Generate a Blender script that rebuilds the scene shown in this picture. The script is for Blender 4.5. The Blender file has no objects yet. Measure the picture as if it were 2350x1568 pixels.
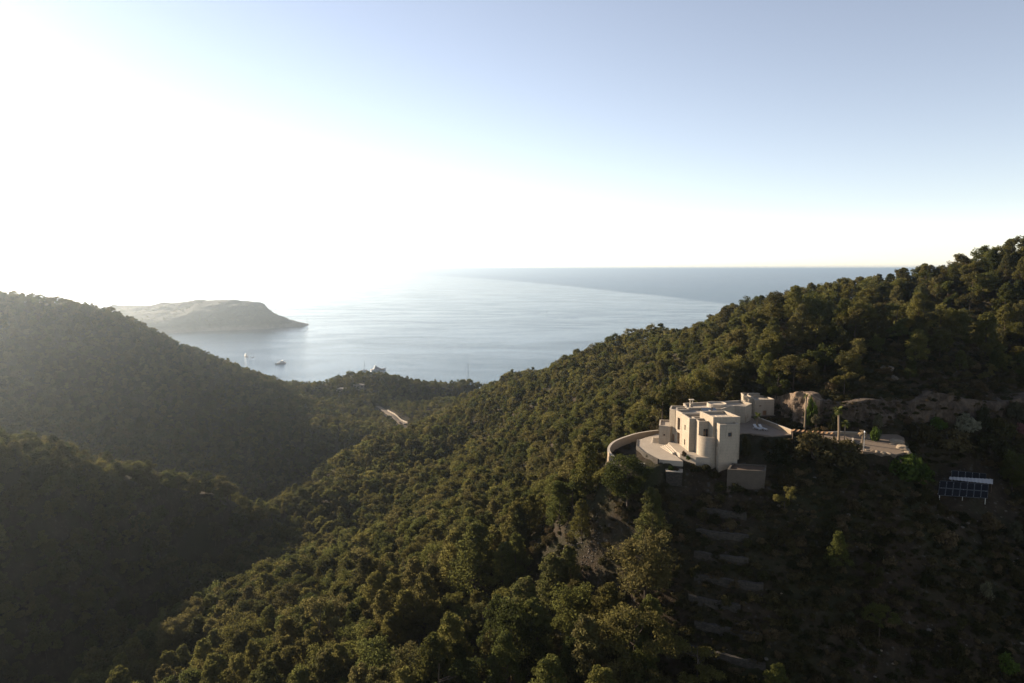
import bpy, math, random
import numpy as np
from mathutils import Vector, Matrix
PI = math.pi
S = bpy.context.scene
COL = S.collection
rng = np.random.default_rng(7)
random.seed(7)

# ------------------------------------------------------------------ camera
CH = 180.0
F = 683.0
PITCH = math.atan(72.6 / F)
cam = bpy.data.cameras.new('camera'); cam.sensor_width = 36.0
cam.lens = 36.0 * F / 1024.0
cam.clip_start = 1.0; cam.clip_end = 300000.0
camo = bpy.data.objects.new('camera', cam); COL.objects.link(camo)
camo.location = (0, 0, CH); camo.rotation_euler = (PI / 2 - PITCH, 0, 0)
S.camera = camo

# ------------------------------------------------------------------ sky, sun, exposure
SUN_AZ = math.radians(-51.0)      # from the view axis, towards the left
SUN_EL = math.radians(16.0)
SUN_DIR = Vector((math.sin(SUN_AZ) * math.cos(SUN_EL), math.cos(SUN_AZ) * math.cos(SUN_EL), math.sin(SUN_EL)))
world = bpy.data.worlds.new('World'); S.world = world; world.use_nodes = True
wn = world.node_tree.nodes; wl = world.node_tree.links
bg = wn['Background']
sky = wn.new('ShaderNodeTexSky'); sky.sky_type = 'NISHITA'; sky.sun_disc = False
sky.sun_elevation = SUN_EL; sky.sun_rotation = SUN_AZ
sky.altitude = 100.0; sky.air_density = 0.8; sky.dust_density = 0.05; sky.ozone_density = 0.0
wb = wn.new('ShaderNodeMix'); wb.data_type = 'RGBA'; wb.blend_type = 'MULTIPLY'; wb.inputs[0].default_value = 1.0
wb.inputs[7].default_value = (1.01, 0.985, 1.02, 1)          # the camera's white balance, the same over the whole sky
hs = wn.new('ShaderNodeHueSaturation'); hs.inputs['Saturation'].default_value = 0.66
wl.new(sky.outputs['Color'], hs.inputs['Color']); wl.new(hs.outputs['Color'], wb.inputs[6]); wl.new(wb.outputs[2], bg.inputs['Color']); bg.inputs['Strength'].default_value = 0.064
sun = bpy.data.lights.new('sun', 'SUN'); sun.energy = 5.0; sun.angle = math.radians(0.55); sun.color = (1.0, 0.80, 0.58)
suno = bpy.data.objects.new('sun', sun); COL.objects.link(suno)
suno.rotation_euler = (-SUN_DIR).to_track_quat('-Z', 'Y').to_euler(); suno.location = (-300, 300, 400)
S.view_settings.view_transform = 'Standard'; S.view_settings.look = 'None'
S.view_settings.exposure = 1.6; S.view_settings.gamma = 1.0
try: S.view_settings.use_curve_mapping = False
except Exception: pass
S.cycles.max_bounces = 5; S.cycles.diffuse_bounces = 2; S.cycles.glossy_bounces = 3
S.cycles.transmission_bounces = 3; S.cycles.volume_bounces = 0; S.cycles.transparent_max_bounces = 6
S.cycles.use_denoising = True
S.cycles.sample_clamp_indirect = 6.0
HAZE_DENSITY = 1.05e-4; HAZE_G = 0.82

# ------------------------------------------------------------------ projection helpers (display pixels of a 2350-wide photo)
cP, sP = math.cos(PITCH), math.sin(PITCH)
def ray(dx, dy):
    u = (dx - 1175.0) * 1024 / 2350; v = -(dy - 784.0) * 1024 / 2350
    return np.array([u, F * cP + v * sP, -F * sP + v * cP])
def at_y(dx, dy, Y):
    r = ray(dx, dy); t = Y / r[1]
    return (r[0] * t, Y, CH + r[2] * t)
def at_z(dx, dy, Z):
    r = ray(dx, dy); t = (Z - CH) / r[2]
    return (r[0] * t, r[1] * t, Z)
def project(x, y, z):
    f = y * cP - (z - CH) * sP; v = y * sP + (z - CH) * cP
    k = F * 2350 / 1024
    return 1175 + x / f * k, 784 - v / f * k, f

# ------------------------------------------------------------------ object helpers
def mesh_obj(name, verts, faces, mat, parent=None, smooth=False):
    me = bpy.data.meshes.new(name)
    me.from_pydata([tuple(v) for v in verts], [], [tuple(f) for f in faces])
    for m in (mat if isinstance(mat, (list, tuple)) else [mat]): me.materials.append(m) if m else None
    if smooth: me.polygons.foreach_set('use_smooth', [True] * len(me.polygons))
    me.update()
    return link(name, me, parent)
def link(name, me, parent=None):
    o = bpy.data.objects.new(name, me); COL.objects.link(o)
    if parent: o.parent = parent
    return o
def np_mesh(name, V, Q, mats, mi=None, smooth=False):
    """quads from arrays"""
    me = bpy.data.meshes.new(name)
    n, k = Q.shape
    me.vertices.add(len(V)); me.vertices.foreach_set('co', V.astype(np.float32).ravel())
    me.loops.add(n * k); me.loops.foreach_set('vertex_index', Q.astype(np.int32).ravel())
    me.polygons.add(n); me.polygons.foreach_set('loop_start', np.arange(0, n * k, k, dtype=np.int32))
    me.polygons.foreach_set('loop_total', np.full(n, k, dtype=np.int32))
    for m in (mats if isinstance(mats, (list, tuple)) else [mats]): me.materials.append(m)
    if mi is not None: me.polygons.foreach_set('material_index', mi.astype(np.int32))
    if smooth: me.polygons.foreach_set('use_smooth', np.ones(n, dtype=bool))
    me.update(calc_edges=True)
    return me
def tag(o, label=None, cat=None, group=None, kind=None):
    if label: o['label'] = label
    if cat: o['category'] = cat
    if group: o['group'] = group
    if kind: o['kind'] = kind
    return o
def empty(name, loc, rz=0, label=None, cat=None, group=None):
    o = bpy.data.objects.new(name, None); COL.objects.link(o)
    o.location = loc; o.rotation_euler = (0, 0, rz); o.empty_display_size = 0.5
    return tag(o, label, cat, group)
class MB:
    """collects simple solids into one mesh"""
    def __init__(s): s.v = []; s.f = []
    def add(s, vs, fs):
        b = len(s.v); s.v += [tuple(p) for p in vs]; s.f += [tuple(i + b for i in f) for f in fs]; return s
    def box(s, x0, y0, z0, x1, y1, z1):
        return s.add([(x0,y0,z0),(x1,y0,z0),(x1,y1,z0),(x0,y1,z0),(x0,y0,z1),(x1,y0,z1),(x1,y1,z1),(x0,y1,z1)],
            [(3,2,1,0),(4,5,6,7),(0,1,5,4),(1,2,6,5),(2,3,7,6),(3,0,4,7)])
    def prism(s, poly, z0, z1):
        n = len(poly)
        return s.add([(p[0],p[1],z0) for p in poly] + [(p[0],p[1],z1) for p in poly],
            [tuple(range(n-1,-1,-1)), tuple(range(n,2*n))] + [(i,(i+1)%n,n+(i+1)%n,n+i) for i in range(n)])
    def tube(s, pts, radii, n=8, cap=True):
        pts = [Vector(p) for p in pts]; rings = []
        for i, p in enumerate(pts):
            d = (pts[min(i+1,len(pts)-1)] - pts[max(i-1,0)]).normalized()
            a = d.orthogonal().normalized() if abs(d.z) < .99 else Vector((1,0,0)); a = (a - d * a.dot(d)).normalized(); b = d.cross(a)
            r = radii[i] if hasattr(radii, '__len__') else radii
            rings.append([p + (a * math.cos(2*PI*k/n) + b * math.sin(2*PI*k/n)) * r for k in range(n)])
        fs = []
        for i in range(len(rings)-1):
            for k in range(n): fs.append((i*n+k, i*n+(k+1)%n, (i+1)*n+(k+1)%n, (i+1)*n+k))
        if cap: fs += [tuple(range(n-1,-1,-1)), tuple((len(rings)-1)*n+k for k in range(n))]
        return s.add([q for r in rings for q in r], fs)
    def bar(s, p0, p1, w, h):
        p0 = Vector(p0); p1 = Vector(p1); d = (p1-p0).normalized(); up = Vector((0,0,1))
        if abs(d.z) > .95: up = Vector((0,1,0))
        a = d.cross(up).normalized() * w/2; b = a.cross(d).normalized() * h/2
        vs = [p0-a-b,p0+a-b,p0+a+b,p0-a+b,p1-a-b,p1+a-b,p1+a+b,p1-a+b]
        return s.add(vs, [(0,1,2,3),(7,6,5,4),(0,4,5,1),(1,5,6,2),(2,6,7,3),(3,7,4,0)])
    def build(s, name, mat, parent=None, smooth=False): return mesh_obj(name, s.v, s.f, mat, parent, smooth)

# ------------------------------------------------------------------ materials
def nmat(name):
    m = bpy.data.materials.new(name); m.use_nodes = True
    return m, m.node_tree.nodes, m.node_tree.links, m.node_tree.nodes['Principled BSDF']
def ramp(N, stops):
    r = N.new('ShaderNodeValToRGB'); e = r.color_ramp.elements
    while len(e) < len(stops): e.new(0.5)
    for i, (p, c) in enumerate(stops): e[i].position = p; e[i].color = (*c, 1) if len(c) == 3 else c
    return r
def noise(N, L, vec, scale, detail=4, rough=.6, dist=0.0):
    n = N.new('ShaderNodeTexNoise'); n.inputs['Scale'].default_value = scale; n.inputs['Detail'].default_value = detail
    n.inputs['Roughness'].default_value = rough; n.inputs['Distortion'].default_value = dist
    if vec is not None: L.new(vec, n.inputs['Vector'])
    return n
def mix(N, L, f, a, b, mode='MIX'):
    m = N.new('ShaderNodeMix'); m.data_type = 'RGBA'; m.blend_type = mode
    for s, v in ((m.inputs[0], f), (m.inputs[6], a), (m.inputs[7], b)):
        if hasattr(v, 'is_output'): L.new(v, s)
        elif hasattr(v, '__len__'): s.default_value = (*v, 1)
        else: s.default_value = v
    return m.outputs[2]
def bump(N, L, h, strength, dist, bs):
    b = N.new('ShaderNodeBump'); b.inputs['Strength'].default_value = strength; b.inputs['Distance'].default_value = dist
    L.new(h, b.inputs['Height']); L.new(b.outputs[0], bs.inputs['Normal']); return b
def simple(name, col, rough=.8, var=.25, scale=1.5, bmp=.3, metal=0.0, spec=.3, scale2=None):
    m, N, L, B = nmat(name)
    g = N.new('ShaderNodeNewGeometry')
    n = noise(N, L, g.outputs['Position'], scale, 6, .65)
    n2 = noise(N, L, g.outputs['Position'], scale2 or scale * 7, 4, .6)
    r = ramp(N, [(.25, tuple(c * (1 - var) for c in col)), (.75, tuple(min(1, c * (1 + var)) for c in col))])
    mx = N.new('ShaderNodeMath'); mx.operation = 'MULTIPLY_ADD'; mx.inputs[1].default_value = .45
    L.new(n2.outputs[0], mx.inputs[0])
    hm = N.new('ShaderNodeMath'); hm.operation = 'MULTIPLY'; hm.inputs[1].default_value = .55; L.new(n.outputs[0], hm.inputs[0])
    L.new(hm.outputs[0], mx.inputs[2]); L.new(mx.outputs[0], r.inputs[0])
    L.new(r.outputs[0], B.inputs['Base Color']); B.inputs['Roughness'].default_value = rough
    B.inputs['Metallic'].default_value = metal; B.inputs['Specular IOR Level'].default_value = spec
    if bmp: bump(N, L, n2.outputs[0], bmp, .03, B)
    return m
M = {}
def plaster(name, col):
    m, N, L, B = nmat(name)
    g = N.new('ShaderNodeNewGeometry')
    mp = N.new('ShaderNodeMapping'); mp.inputs['Scale'].default_value = (1.2, 1.2, .35); L.new(g.outputs['Position'], mp.inputs[0])
    a = noise(N, L, mp.outputs[0], 1.1, 6, .7, .6); b = noise(N, L, g.outputs['Position'], 7, 5, .6)
    r = ramp(N, [(.28, tuple(c * .78 for c in col)), (.5, col), (.75, tuple(min(.9, c * 1.12) for c in col))]); L.new(a.outputs[0], r.inputs[0])
    # horizontal board marks of the cast walls
    sx = N.new('ShaderNodeSeparateXYZ'); L.new(g.outputs['Position'], sx.inputs[0])
    w = N.new('ShaderNodeTexWave'); w.bands_direction = 'Z'; w.inputs['Scale'].default_value = .55; w.inputs['Distortion'].default_value = 1.5; w.inputs['Detail'].default_value = 3
    L.new(g.outputs['Position'], w.inputs['Vector'])
    c2 = mix(N, L, .05, r.outputs[0], w.outputs[0], 'MULTIPLY'); c3 = mix(N, L, .25, c2, b.outputs[0], 'OVERLAY')
    L.new(c3, B.inputs['Base Color']); B.inputs['Roughness'].default_value = .9; B.inputs['Specular IOR Level'].default_value = .15
    bump(N, L, b.outputs[0], .35, .03, B); return m
M['plaster'] = plaster('villa plaster', (.30, .255, .198))
M['roof'] = simple('roof screed', (.29, .25, .20), .9, .16, .7, .2)
M['coping'] = simple('parapet coping', (.34, .295, .235), .85, .1, 1.2, .2)
M['paving'] = simple('terrace paving', (.29, .25, .20), .85, .2, .6, .25)
M['render'] = simple('earth render wall', (.25, .195, .135), .92, .22, .8, .35)
M['oldrender'] = simple('weathered old render', (.075, .061, .047), .95, .35, .9, .4)
M['wood'] = simple('weathered wood', (.20, .115, .055), .75, .3, 3, .4)
M['darkwood'] = simple('dark stained timber', (.07, .045, .03), .7, .3, 3, .3)
M['metal'] = simple('galvanised metal', (.55, .56, .57), .35, .08, 2, .1, metal=.8)
M['sheet'] = simple('white roof sheet', (.3, .3, .31), .3, .08, 2, .1, spec=.5)
M['iron'] = simple('black iron', (.03, .03, .03), .5, .2, 3, .1)
M['white'] = simple('white gelcoat', (.42, .42, .42), .3, .04, 1, .02, spec=.5)
M['cushion'] = simple('white cushion', (.36, .36, .36), .85, .05, 3, .2)
M['boatglass'] = simple('boat glass', (.02, .025, .03), .08, .1, 1, 0, spec=.6)
M['navy'] = simple('navy hull', (.05, .07, .1), .25, .1, 1, 0, spec=.5)
M['teak'] = simple('teak deck', (.3, .2, .12), .7, .2, 2, .1)
M['bark'] = simple('pine bark', (.05, .037, .028), .95, .35, 3, .6)
M['palmbark'] = simple('palm bark', (.20, .15, .10), .95, .3, 4, .7)
M['gravel'] = simple('gravel yard surface', (.125, .095, .068), .95, .3, 2.5, .5, scale2=30)
M['plaza'] = simple('plaza paving', (.17, .135, .105), .9, .18, .5, .2)
M['asphalt'] = simple('pale track surface', (.12, .098, .078), .9, .2, .2, .3)
M['shutter'] = simple('timber shutter', (.20, .11, .06), .6, .25, 6, .3)
M['dark'] = simple('dark interior', (.015, .013, .012), .7, .1, 2, 0)
M['panelblack'] = simple('photovoltaic cells', (.003, .004, .007), .5, .15, 2, 0, spec=.08)
M['alu'] = simple('aluminium frame', (.11, .12, .13), .4, .08, 3, 0, metal=.7)
M['tan'] = simple('sun bleached rock', (.18, .145, .105), .95, .3, 2, .6)
M['soilbed'] = simple('garden soil', (.085, .055, .036), .95, .35, 1.5, .5)
M['rope'] = simple('rigging wire', (.25, .25, .25), .4, .05, 1, 0)
M['umbrella'] = simple('pale roof tiles', (.62, .55, .48), .8, .1, 1, .1)

def glassmat():
    m, N, L, B = nmat('window glass')
    B.inputs['Base Color'].default_value = (.02, .022, .025, 1); B.inputs['Roughness'].default_value = .05; B.inputs['Specular IOR Level'].default_value = .6
    return m
M['glass'] = glassmat()

def stonemat(name, col, sc=2.6, mortar=.25):
    """rubble masonry: voronoi cells with recessed joints"""
    m, N, L, B = nmat(name)
    g = N.new('ShaderNodeNewGeometry')
    mp = N.new('ShaderNodeMapping'); mp.inputs['Scale'].default_value = (1, 1, 1.7); L.new(g.outputs['Position'], mp.inputs[0])
    v = N.new('ShaderNodeTexVoronoi'); v.feature = 'F1'; v.inputs['Scale'].default_value = sc; L.new(mp.outputs[0], v.inputs['Vector'])
    e = N.new('ShaderNodeTexVoronoi'); e.feature = 'DISTANCE_TO_EDGE'; e.inputs['Scale'].default_value = sc; L.new(mp.outputs[0], e.inputs['Vector'])
    n = noise(N, L, g.outputs['Position'], 8, 5, .65)
    sep = N.new('ShaderNodeSeparateColor'); L.new(v.outputs['Color'], sep.inputs[0])
    r = ramp(N, [(0, tuple(c * .6 for c in col)), (.5, col), (1, tuple(c * 1.35 for c in col))]); L.new(sep.outputs[0], r.inputs[0])
    er = ramp(N, [(0, (.1, .1, .1)), (.07, (1, 1, 1))]); L.new(e.outputs['Distance'], er.inputs[0])
    c = mix(N, L, .75, r.outputs[0], er.outputs[0], 'MULTIPLY'); c = mix(N, L, .3, c, n.outputs[0], 'OVERLAY')
    L.new(c, B.inputs['Base Color']); B.inputs['Roughness'].default_value = .95
    h = mix(N, L, .3, er.outputs[0], n.outputs[0], 'MIX'); bump(N, L, h, .8, .08, B); return m
M['scree'] = simple('grey limestone', (.09, .078, .064), .95, .4, 1.3, .5)
M['drystone'] = stonemat('dry stone', (.036, .030, .023))

def foliage(name, cols, trans=.35, noisy=.5, nscale=.9):
    m, N, L, B = nmat(name)
    oi = N.new('ShaderNodeObjectInfo'); tc = N.new('ShaderNodeTexCoord')
    n = noise(N, L, tc.outputs['Object'], nscale, 4, .7)
    k = len(cols) - 1
    r = ramp(N, [(i / k, c) for i, c in enumerate(cols)])
    a = N.new('ShaderNodeMath'); a.operation = 'MULTIPLY_ADD'; a.inputs[1].default_value = noisy * 1.6; a.inputs[2].default_value = -noisy * .8
    L.new(n.outputs[0], a.inputs[0])
    s = N.new('ShaderNodeMath'); s.operation = 'ADD'; L.new(a.outputs[0], s.inputs[0]); L.new(oi.outputs['Random'], s.inputs[1])
    L.new(s.outputs[0], r.inputs[0])
    fr = N.new('ShaderNodeMath'); fr.operation = 'MULTIPLY'; fr.inputs[1].default_value = 7.31; L.new(oi.outputs['Random'], fr.inputs[0])
    fc = N.new('ShaderNodeMath'); fc.operation = 'FRACT'; L.new(fr.outputs[0], fc.inputs[0])
    fm = N.new('ShaderNodeMath'); fm.operation = 'MULTIPLY_ADD'; fm.inputs[1].default_value = .75; fm.inputs[2].default_value = .75; L.new(fc.outputs[0], fm.inputs[0])
    hv = N.new('ShaderNodeHueSaturation'); L.new(r.outputs[0], hv.inputs['Color']); L.new(fm.outputs[0], hv.inputs['Value']); r = hv
    L.new(r.outputs[0], B.inputs['Base Color']); B.inputs['Roughness'].default_value = .85; B.inputs['Specular IOR Level'].default_value = .04
    t = N.new('ShaderNodeBsdfTranslucent'); L.new(r.outputs[0], t.inputs[0])
    ms = N.new('ShaderNodeMixShader'); ms.inputs[0].default_value = trans
    L.new(B.outputs[0], ms.inputs[1]); L.new(t.outputs[0], ms.inputs[2]); L.new(ms.outputs[0], N['Material Output'].inputs[0])
    return m
M['pine'] = foliage('pine needles', [(.043, .052, .016), (.066, .069, .020), (.092, .085, .025), (.076, .066, .027), (.053, .059, .020)], .6)
M['shrub'] = foliage('maquis leaves', [(.018, .020, .008), (.032, .031, .012), (.052, .042, .019), (.024, .024, .010)])
M['drybush'] = foliage('dry maquis', [(.055, .043, .022), (.075, .055, .03), (.045, .036, .018)], .25)
M['green'] = foliage('broad green leaves', [(.032, .052, .010), (.046, .066, .013)], .4)
M['olive'] = foliage('grey olive leaves', [(.055, .056, .033), (.075, .070, .042)], .3)
M['whitebloom'] = foliage('white blossom', [(.07, .08, .04), (.30, .29, .23), (.15, .15, .10)], .3)
M['pinkbloom'] = foliage('pink blossom', [(.05, .045, .02), (.11, .05, .05), (.09, .06, .03)], .3)
M['palmleaf'] = foliage('palm leaf', [(.06, .075, .02), (.09, .095, .028)], .35)
M['deadleaf'] = foliage('dead palm leaf', [(.20, .14, .08), (.28, .21, .13)], .2)

def groundmat(name, rocky=.5):
    m, N, L, B = nmat(name)
    g = N.new('ShaderNodeNewGeometry'); P = g.outputs['Position']
    a = noise(N, L, P, .06, 6, .65, .5); b = noise(N, L, P, .6, 6, .7); c = noise(N, L, P, 3.2, 5, .7)
    soil = ramp(N, [(.3, (.016, .012, .008)), (.5, (.030, .022, .014)), (.7, (.055, .041, .026))]); L.new(b.outputs[0], soil.inputs[0])
    rock = ramp(N, [(.3, (.03, .027, .024)), (.6, (.07, .064, .058)), (.8, (.12, .11, .098))]); L.new(c.outputs[0], rock.inputs[0])
    v = N.new('ShaderNodeTexVoronoi'); v.inputs['Scale'].default_value = .9; L.new(P, v.inputs['Vector'])
    f = N.new('ShaderNodeMath'); f.operation = 'SUBTRACT'; L.new(b.outputs[0], f.inputs[0]); L.new(v.outputs['Distance'], f.inputs[1])
    rf = ramp(N, [(.5 - .5 * rocky, (0, 0, 0)), (.62 - .5 * rocky, (1, 1, 1))]); L.new(f.outputs[0], rf.inputs[0])
    col = mix(N, L, rf.outputs[0], soil.outputs[0], rock.outputs[0])
    veg = ramp(N, [(.45, (0, 0, 0)), (.6, (1, 1, 1))]); L.new(a.outputs[0], veg.inputs[0])
    col = mix(N, L, veg.outputs[0], col, (.022, .023, .010))
    L.new(col, B.inputs['Base Color']); B.inputs['Roughness'].default_value = .95; B.inputs['Specular IOR Level'].default_value = .1
    h = mix(N, L, .5, b.outputs[0], c.outputs[0]); bump(N, L, h, 1.0, .5, B); return m
M['ground'] = groundmat('hillside soil', .45)

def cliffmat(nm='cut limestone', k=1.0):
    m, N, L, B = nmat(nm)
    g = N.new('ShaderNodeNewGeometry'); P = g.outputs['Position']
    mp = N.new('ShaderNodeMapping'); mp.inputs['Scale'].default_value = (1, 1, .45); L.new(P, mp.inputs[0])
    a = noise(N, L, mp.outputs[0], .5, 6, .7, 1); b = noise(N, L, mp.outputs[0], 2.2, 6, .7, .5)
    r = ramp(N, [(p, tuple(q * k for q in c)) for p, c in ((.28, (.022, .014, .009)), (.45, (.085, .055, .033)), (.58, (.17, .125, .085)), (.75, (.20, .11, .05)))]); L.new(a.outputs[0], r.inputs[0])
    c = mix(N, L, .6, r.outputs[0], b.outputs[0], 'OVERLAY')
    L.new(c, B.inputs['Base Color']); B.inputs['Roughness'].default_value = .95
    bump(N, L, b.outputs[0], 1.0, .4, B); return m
M['cliff'] = cliffmat(); M['cliffshade'] = cliffmat('shade darkened limestone', .45)  # second one is the same limestone with the cutting's shade put into its colour

def headmat():
    m, N, L, B = nmat('headland scrub')
    g = N.new('ShaderNodeNewGeometry'); P = g.outputs['Position']
    sx = N.new('ShaderNodeSeparateXYZ'); L.new(P, sx.inputs[0])
    n = noise(N, L, P, .03, 6, .7); n2 = noise(N, L, P, .008, 4, .6)
    veg = ramp(N, [(.35, (.009, .012, .006)), (.55, (.014, .016, .008)), (.75, (.022, .022, .013))]); L.new(n.outputs[0], veg.inputs[0])
    rock = ramp(N, [(.3, (.06, .05, .04)), (.7, (.15, .125, .10))]); L.new(n.outputs[0], rock.inputs[0])
    ad = N.new('ShaderNodeMath'); ad.operation = 'MULTIPLY_ADD'; ad.inputs[1].default_value = -30; L.new(n2.outputs[0], ad.inputs[0]); L.new(sx.outputs[2], ad.inputs[2])
    mr = N.new('ShaderNodeMapRange'); mr.inputs[1].default_value = -8; mr.inputs[2].default_value = 2; L.new(ad.outputs[0], mr.inputs[0])
    c = mix(N, L, mr.outputs[0], rock.outputs[0], veg.outputs[0]); L.new(c, B.inputs['Base Color'])
    B.inputs['Roughness'].default_value = .95; bump(N, L, n.outputs[0], 1, 6, B); return m
M['headland'] = headmat()

def seamat():
    m, N, L, B = nmat('sea water')
    g = N.new('ShaderNodeNewGeometry'); P = g.outputs['Position']
    sx = N.new('ShaderNodeSeparateXYZ'); L.new(P, sx.inputs[0])
    def math_(op, a, b=None, c=None):
        n = N.new('ShaderNodeMath'); n.operation = op
        for i, v in enumerate((a, b, c)):
            if v is None: continue
            if hasattr(v, 'is_output'): L.new(v, n.inputs[i])
            else: n.inputs[i].default_value = v
        return n.outputs[0]
    # edge of the breeze: X = 1121 - .115 d - 6.7e-6 d^2, d = Y - 3480
    d = math_('SUBTRACT', sx.outputs[1], 3480.0)
    wob = noise(N, L, P, .0012, 5, .6)
    e = math_('MULTIPLY_ADD', math_('MULTIPLY', d, d), -6.7e-6, math_('MULTIPLY_ADD', d, -.115, 1121.0))
    e = math_('MULTIPLY_ADD', wob.outputs[0], 300.0, math_('SUBTRACT', e, 150.0))
    q = math_('SUBTRACT', sx.outputs[0], e)
    mr = N.new('ShaderNodeMapRange'); mr.interpolation_type = 'SMOOTHSTEP'; mr.inputs[1].default_value = -130; mr.inputs[2].default_value = 90; L.new(q, mr.inputs[0])
    wind = mr.outputs[0]
    # streaks of ruffled and slick water inside the bay
    mp = N.new('ShaderNodeMapping'); mp.inputs['Scale'].default_value = (.0022, .0050, 1); mp.inputs['Rotation'].default_value = (0, 0, math.radians(-24)); L.new(P, mp.inputs[0])
    st = noise(N, L, mp.outputs[0], 1.0, 7, .62, 1.6)
    sr = ramp(N, [(.40, (0, 0, 0)), (.66, (1, 1, 1))]); L.new(st.outputs[0], sr.inputs[0])
    ruff = math_('MAXIMUM', wind, math_('MULTIPLY', sr.outputs[0], .6))
    mp2 = N.new('ShaderNodeMapping'); mp2.inputs['Scale'].default_value = (.22, .32, .3); L.new(P, mp2.inputs[0])
    wv = noise(N, L, mp2.outputs[0], 1.0, 5, .65, .3)
    bst = math_('MULTIPLY_ADD', ruff, .95, .42)
    b = N.new('ShaderNodeBump'); b.inputs['Distance'].default_value = 1.1; L.new(wv.outputs[0], b.inputs['Height']); L.new(bst, b.inputs['Strength'])
    L.new(b.outputs[0], B.inputs['Normal'])
    B.inputs['Base Color'].default_value = (.02, .06, .10, 1); B.inputs['IOR'].default_value = 1.333; L.new(math_('MULTIPLY_ADD', wind, -.24, .47), B.inputs['Specular IOR Level'])
    ro = math_('MULTIPLY_ADD', ruff, .16, .06); L.new(ro, B.inputs['Roughness'])
    return m
M['sea'] = seamat()

# ------------------------------------------------------------------ terrain heights
def vnoise(x, y, f, seed=0):
    x = np.asarray(x) * f + seed * 17.3; y = np.asarray(y) * f - seed * 9.1
    xi = np.floor(x).astype(np.int64); yi = np.floor(y).astype(np.int64); fx = x - xi; fy = y - yi
    fx = fx * fx * (3 - 2 * fx); fy = fy * fy * (3 - 2 * fy)
    def h(a, b):
        n = (a * 374761393 + b * 668265263 + seed * 1442695) & 0x7fffffff
        n = ((n ^ (n >> 13)) * 1274126177) & 0x7fffffff
        return ((n ^ (n >> 16)) & 0xffff) / 65535.0 * 2 - 1
    return (h(xi, yi) * (1 - fx) + h(xi + 1, yi) * fx) * (1 - fy) + (h(xi, yi + 1) * (1 - fx) + h(xi + 1, yi + 1) * fx) * fy
CT = []
def C(dx, dy, Y, low=0.0):
    x, y, z = at_y(dx, dy, Y); CT.append((x, y, z - low))
TH = 5.5   # tree height hiding the ground along skylines
for dx, dy, Y in [(2500,530,180),(2350,560,185),(2200,600,197),(2040,640,215),(1850,672,245),(1700,702,275),(1480,748,345),(1300,802,420),(1200,852,470),(1110,892,520)]:
    C(dx, dy, Y, TH)
    C(dx - 20, dy, Y + 50, TH + 22); C(dx - 40, dy, Y + 130, TH + 60)
for dx, dy, Y in [(1000,975,445),(900,1005,410),(800,1035,375),(720,1085,335),(620,1155,290),(600,1250,255),(500,1365,215),(400,1435,185),(230,1568,148)]:
    C(dx, dy, Y, TH)
for dx, dy, Y in [(240,1568,148),(310,1520,158),(400,1450,182),(300,1600,138),(520,1380,206),(330,1600,138),(600,1300,236)]: C(dx, dy, Y, 1.5)
for dx, dy, Y, low in [(880,1000,455,28),(780,1035,420,26),(690,1085,380,26),(590,1150,335,24),(560,1250,290,16),(470,1350,240,22),(360,1430,208,20),(200,1560,168,20),(60,1600,150,14)]:
    C(dx, dy, Y, low)
for dx, dy, Y in [(-200,640,500),(0,672,520),(100,684,528),(250,710,540),(400,778,560),(520,822,590),(600,856,620),(700,878,655)]:
    C(dx, dy, Y, 5); C(dx - 30, dy, Y + 90, 45); C(dx - 60, dy, Y + 260, 110)
for dx, dy, Y in [(0,1010,360),(0,850,440),(300,1080,370),(550,1140,385),(300,850,480),(500,950,480),(700,1000,470),(850,1000,475),(650,900,575),(150,760,490),(-200,900,400)]:
    C(dx, dy, Y, 3)
for dx, dy, Y in [(-150,985,215),(0,1008,225),(150,1040,235),(250,1070,243),(350,1095,250),(480,1125,262),(560,1165,270),(600,1195,278)]:
    C(dx, dy, Y, 2.5); C(dx - 10, dy, Y + 55, TH + 32)
    x_, y_, z_ = at_y(dx, dy, Y); dp = 26 if dx <= 150 else 15
    if dx < 500:
        for q_, dz_ in ((dp, 4.5), (dp / 2, 2.6), (dp + 14, 20), (dp + 26, 31)): CT.append((x_ * (Y - q_) / Y, Y - q_, z_ - dz_))
for dx, dy, Y in [(0,1568,158),(100,1540,168),(-200,1600,150)]:
    C(dx, dy, Y, 3)
for dx, dy, Y in [(760,870,700),(830,856,720),(900,860,720),(1000,876,700),(1085,888,680)]:
    C(dx, dy, Y, 5); C(dx, dy, Y + 120, 55)
for dx, dy, Y in [(870,930,630),(925,970,570),(1050,920,620),(960,990,520),(800,960,570),(740,920,640)]:
    C(dx, dy, Y, 2)
for dx, dy, Y in [(1175,1568,93),(900,1568,104),(500,1568,124),(1500,1568,93),(700,1400,158),(1000,1200,188),(1000,1060,330),(1300,1000,235),(1400,900,280),(1200,960,320),
                  (1500,900,232),(1800,850,182),(1650,870,205),(2000,800,174),(2300,850,160),(1500,790,315),(1250,860,420),(1200,1100,225),(900,1100,300),(800,1250,225),(1300,1130,165),(1450,1010,190),(900,1400,135),(1100,1350,132),(1350,1350,117)]:
    C(dx, dy, Y, 3)
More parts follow.
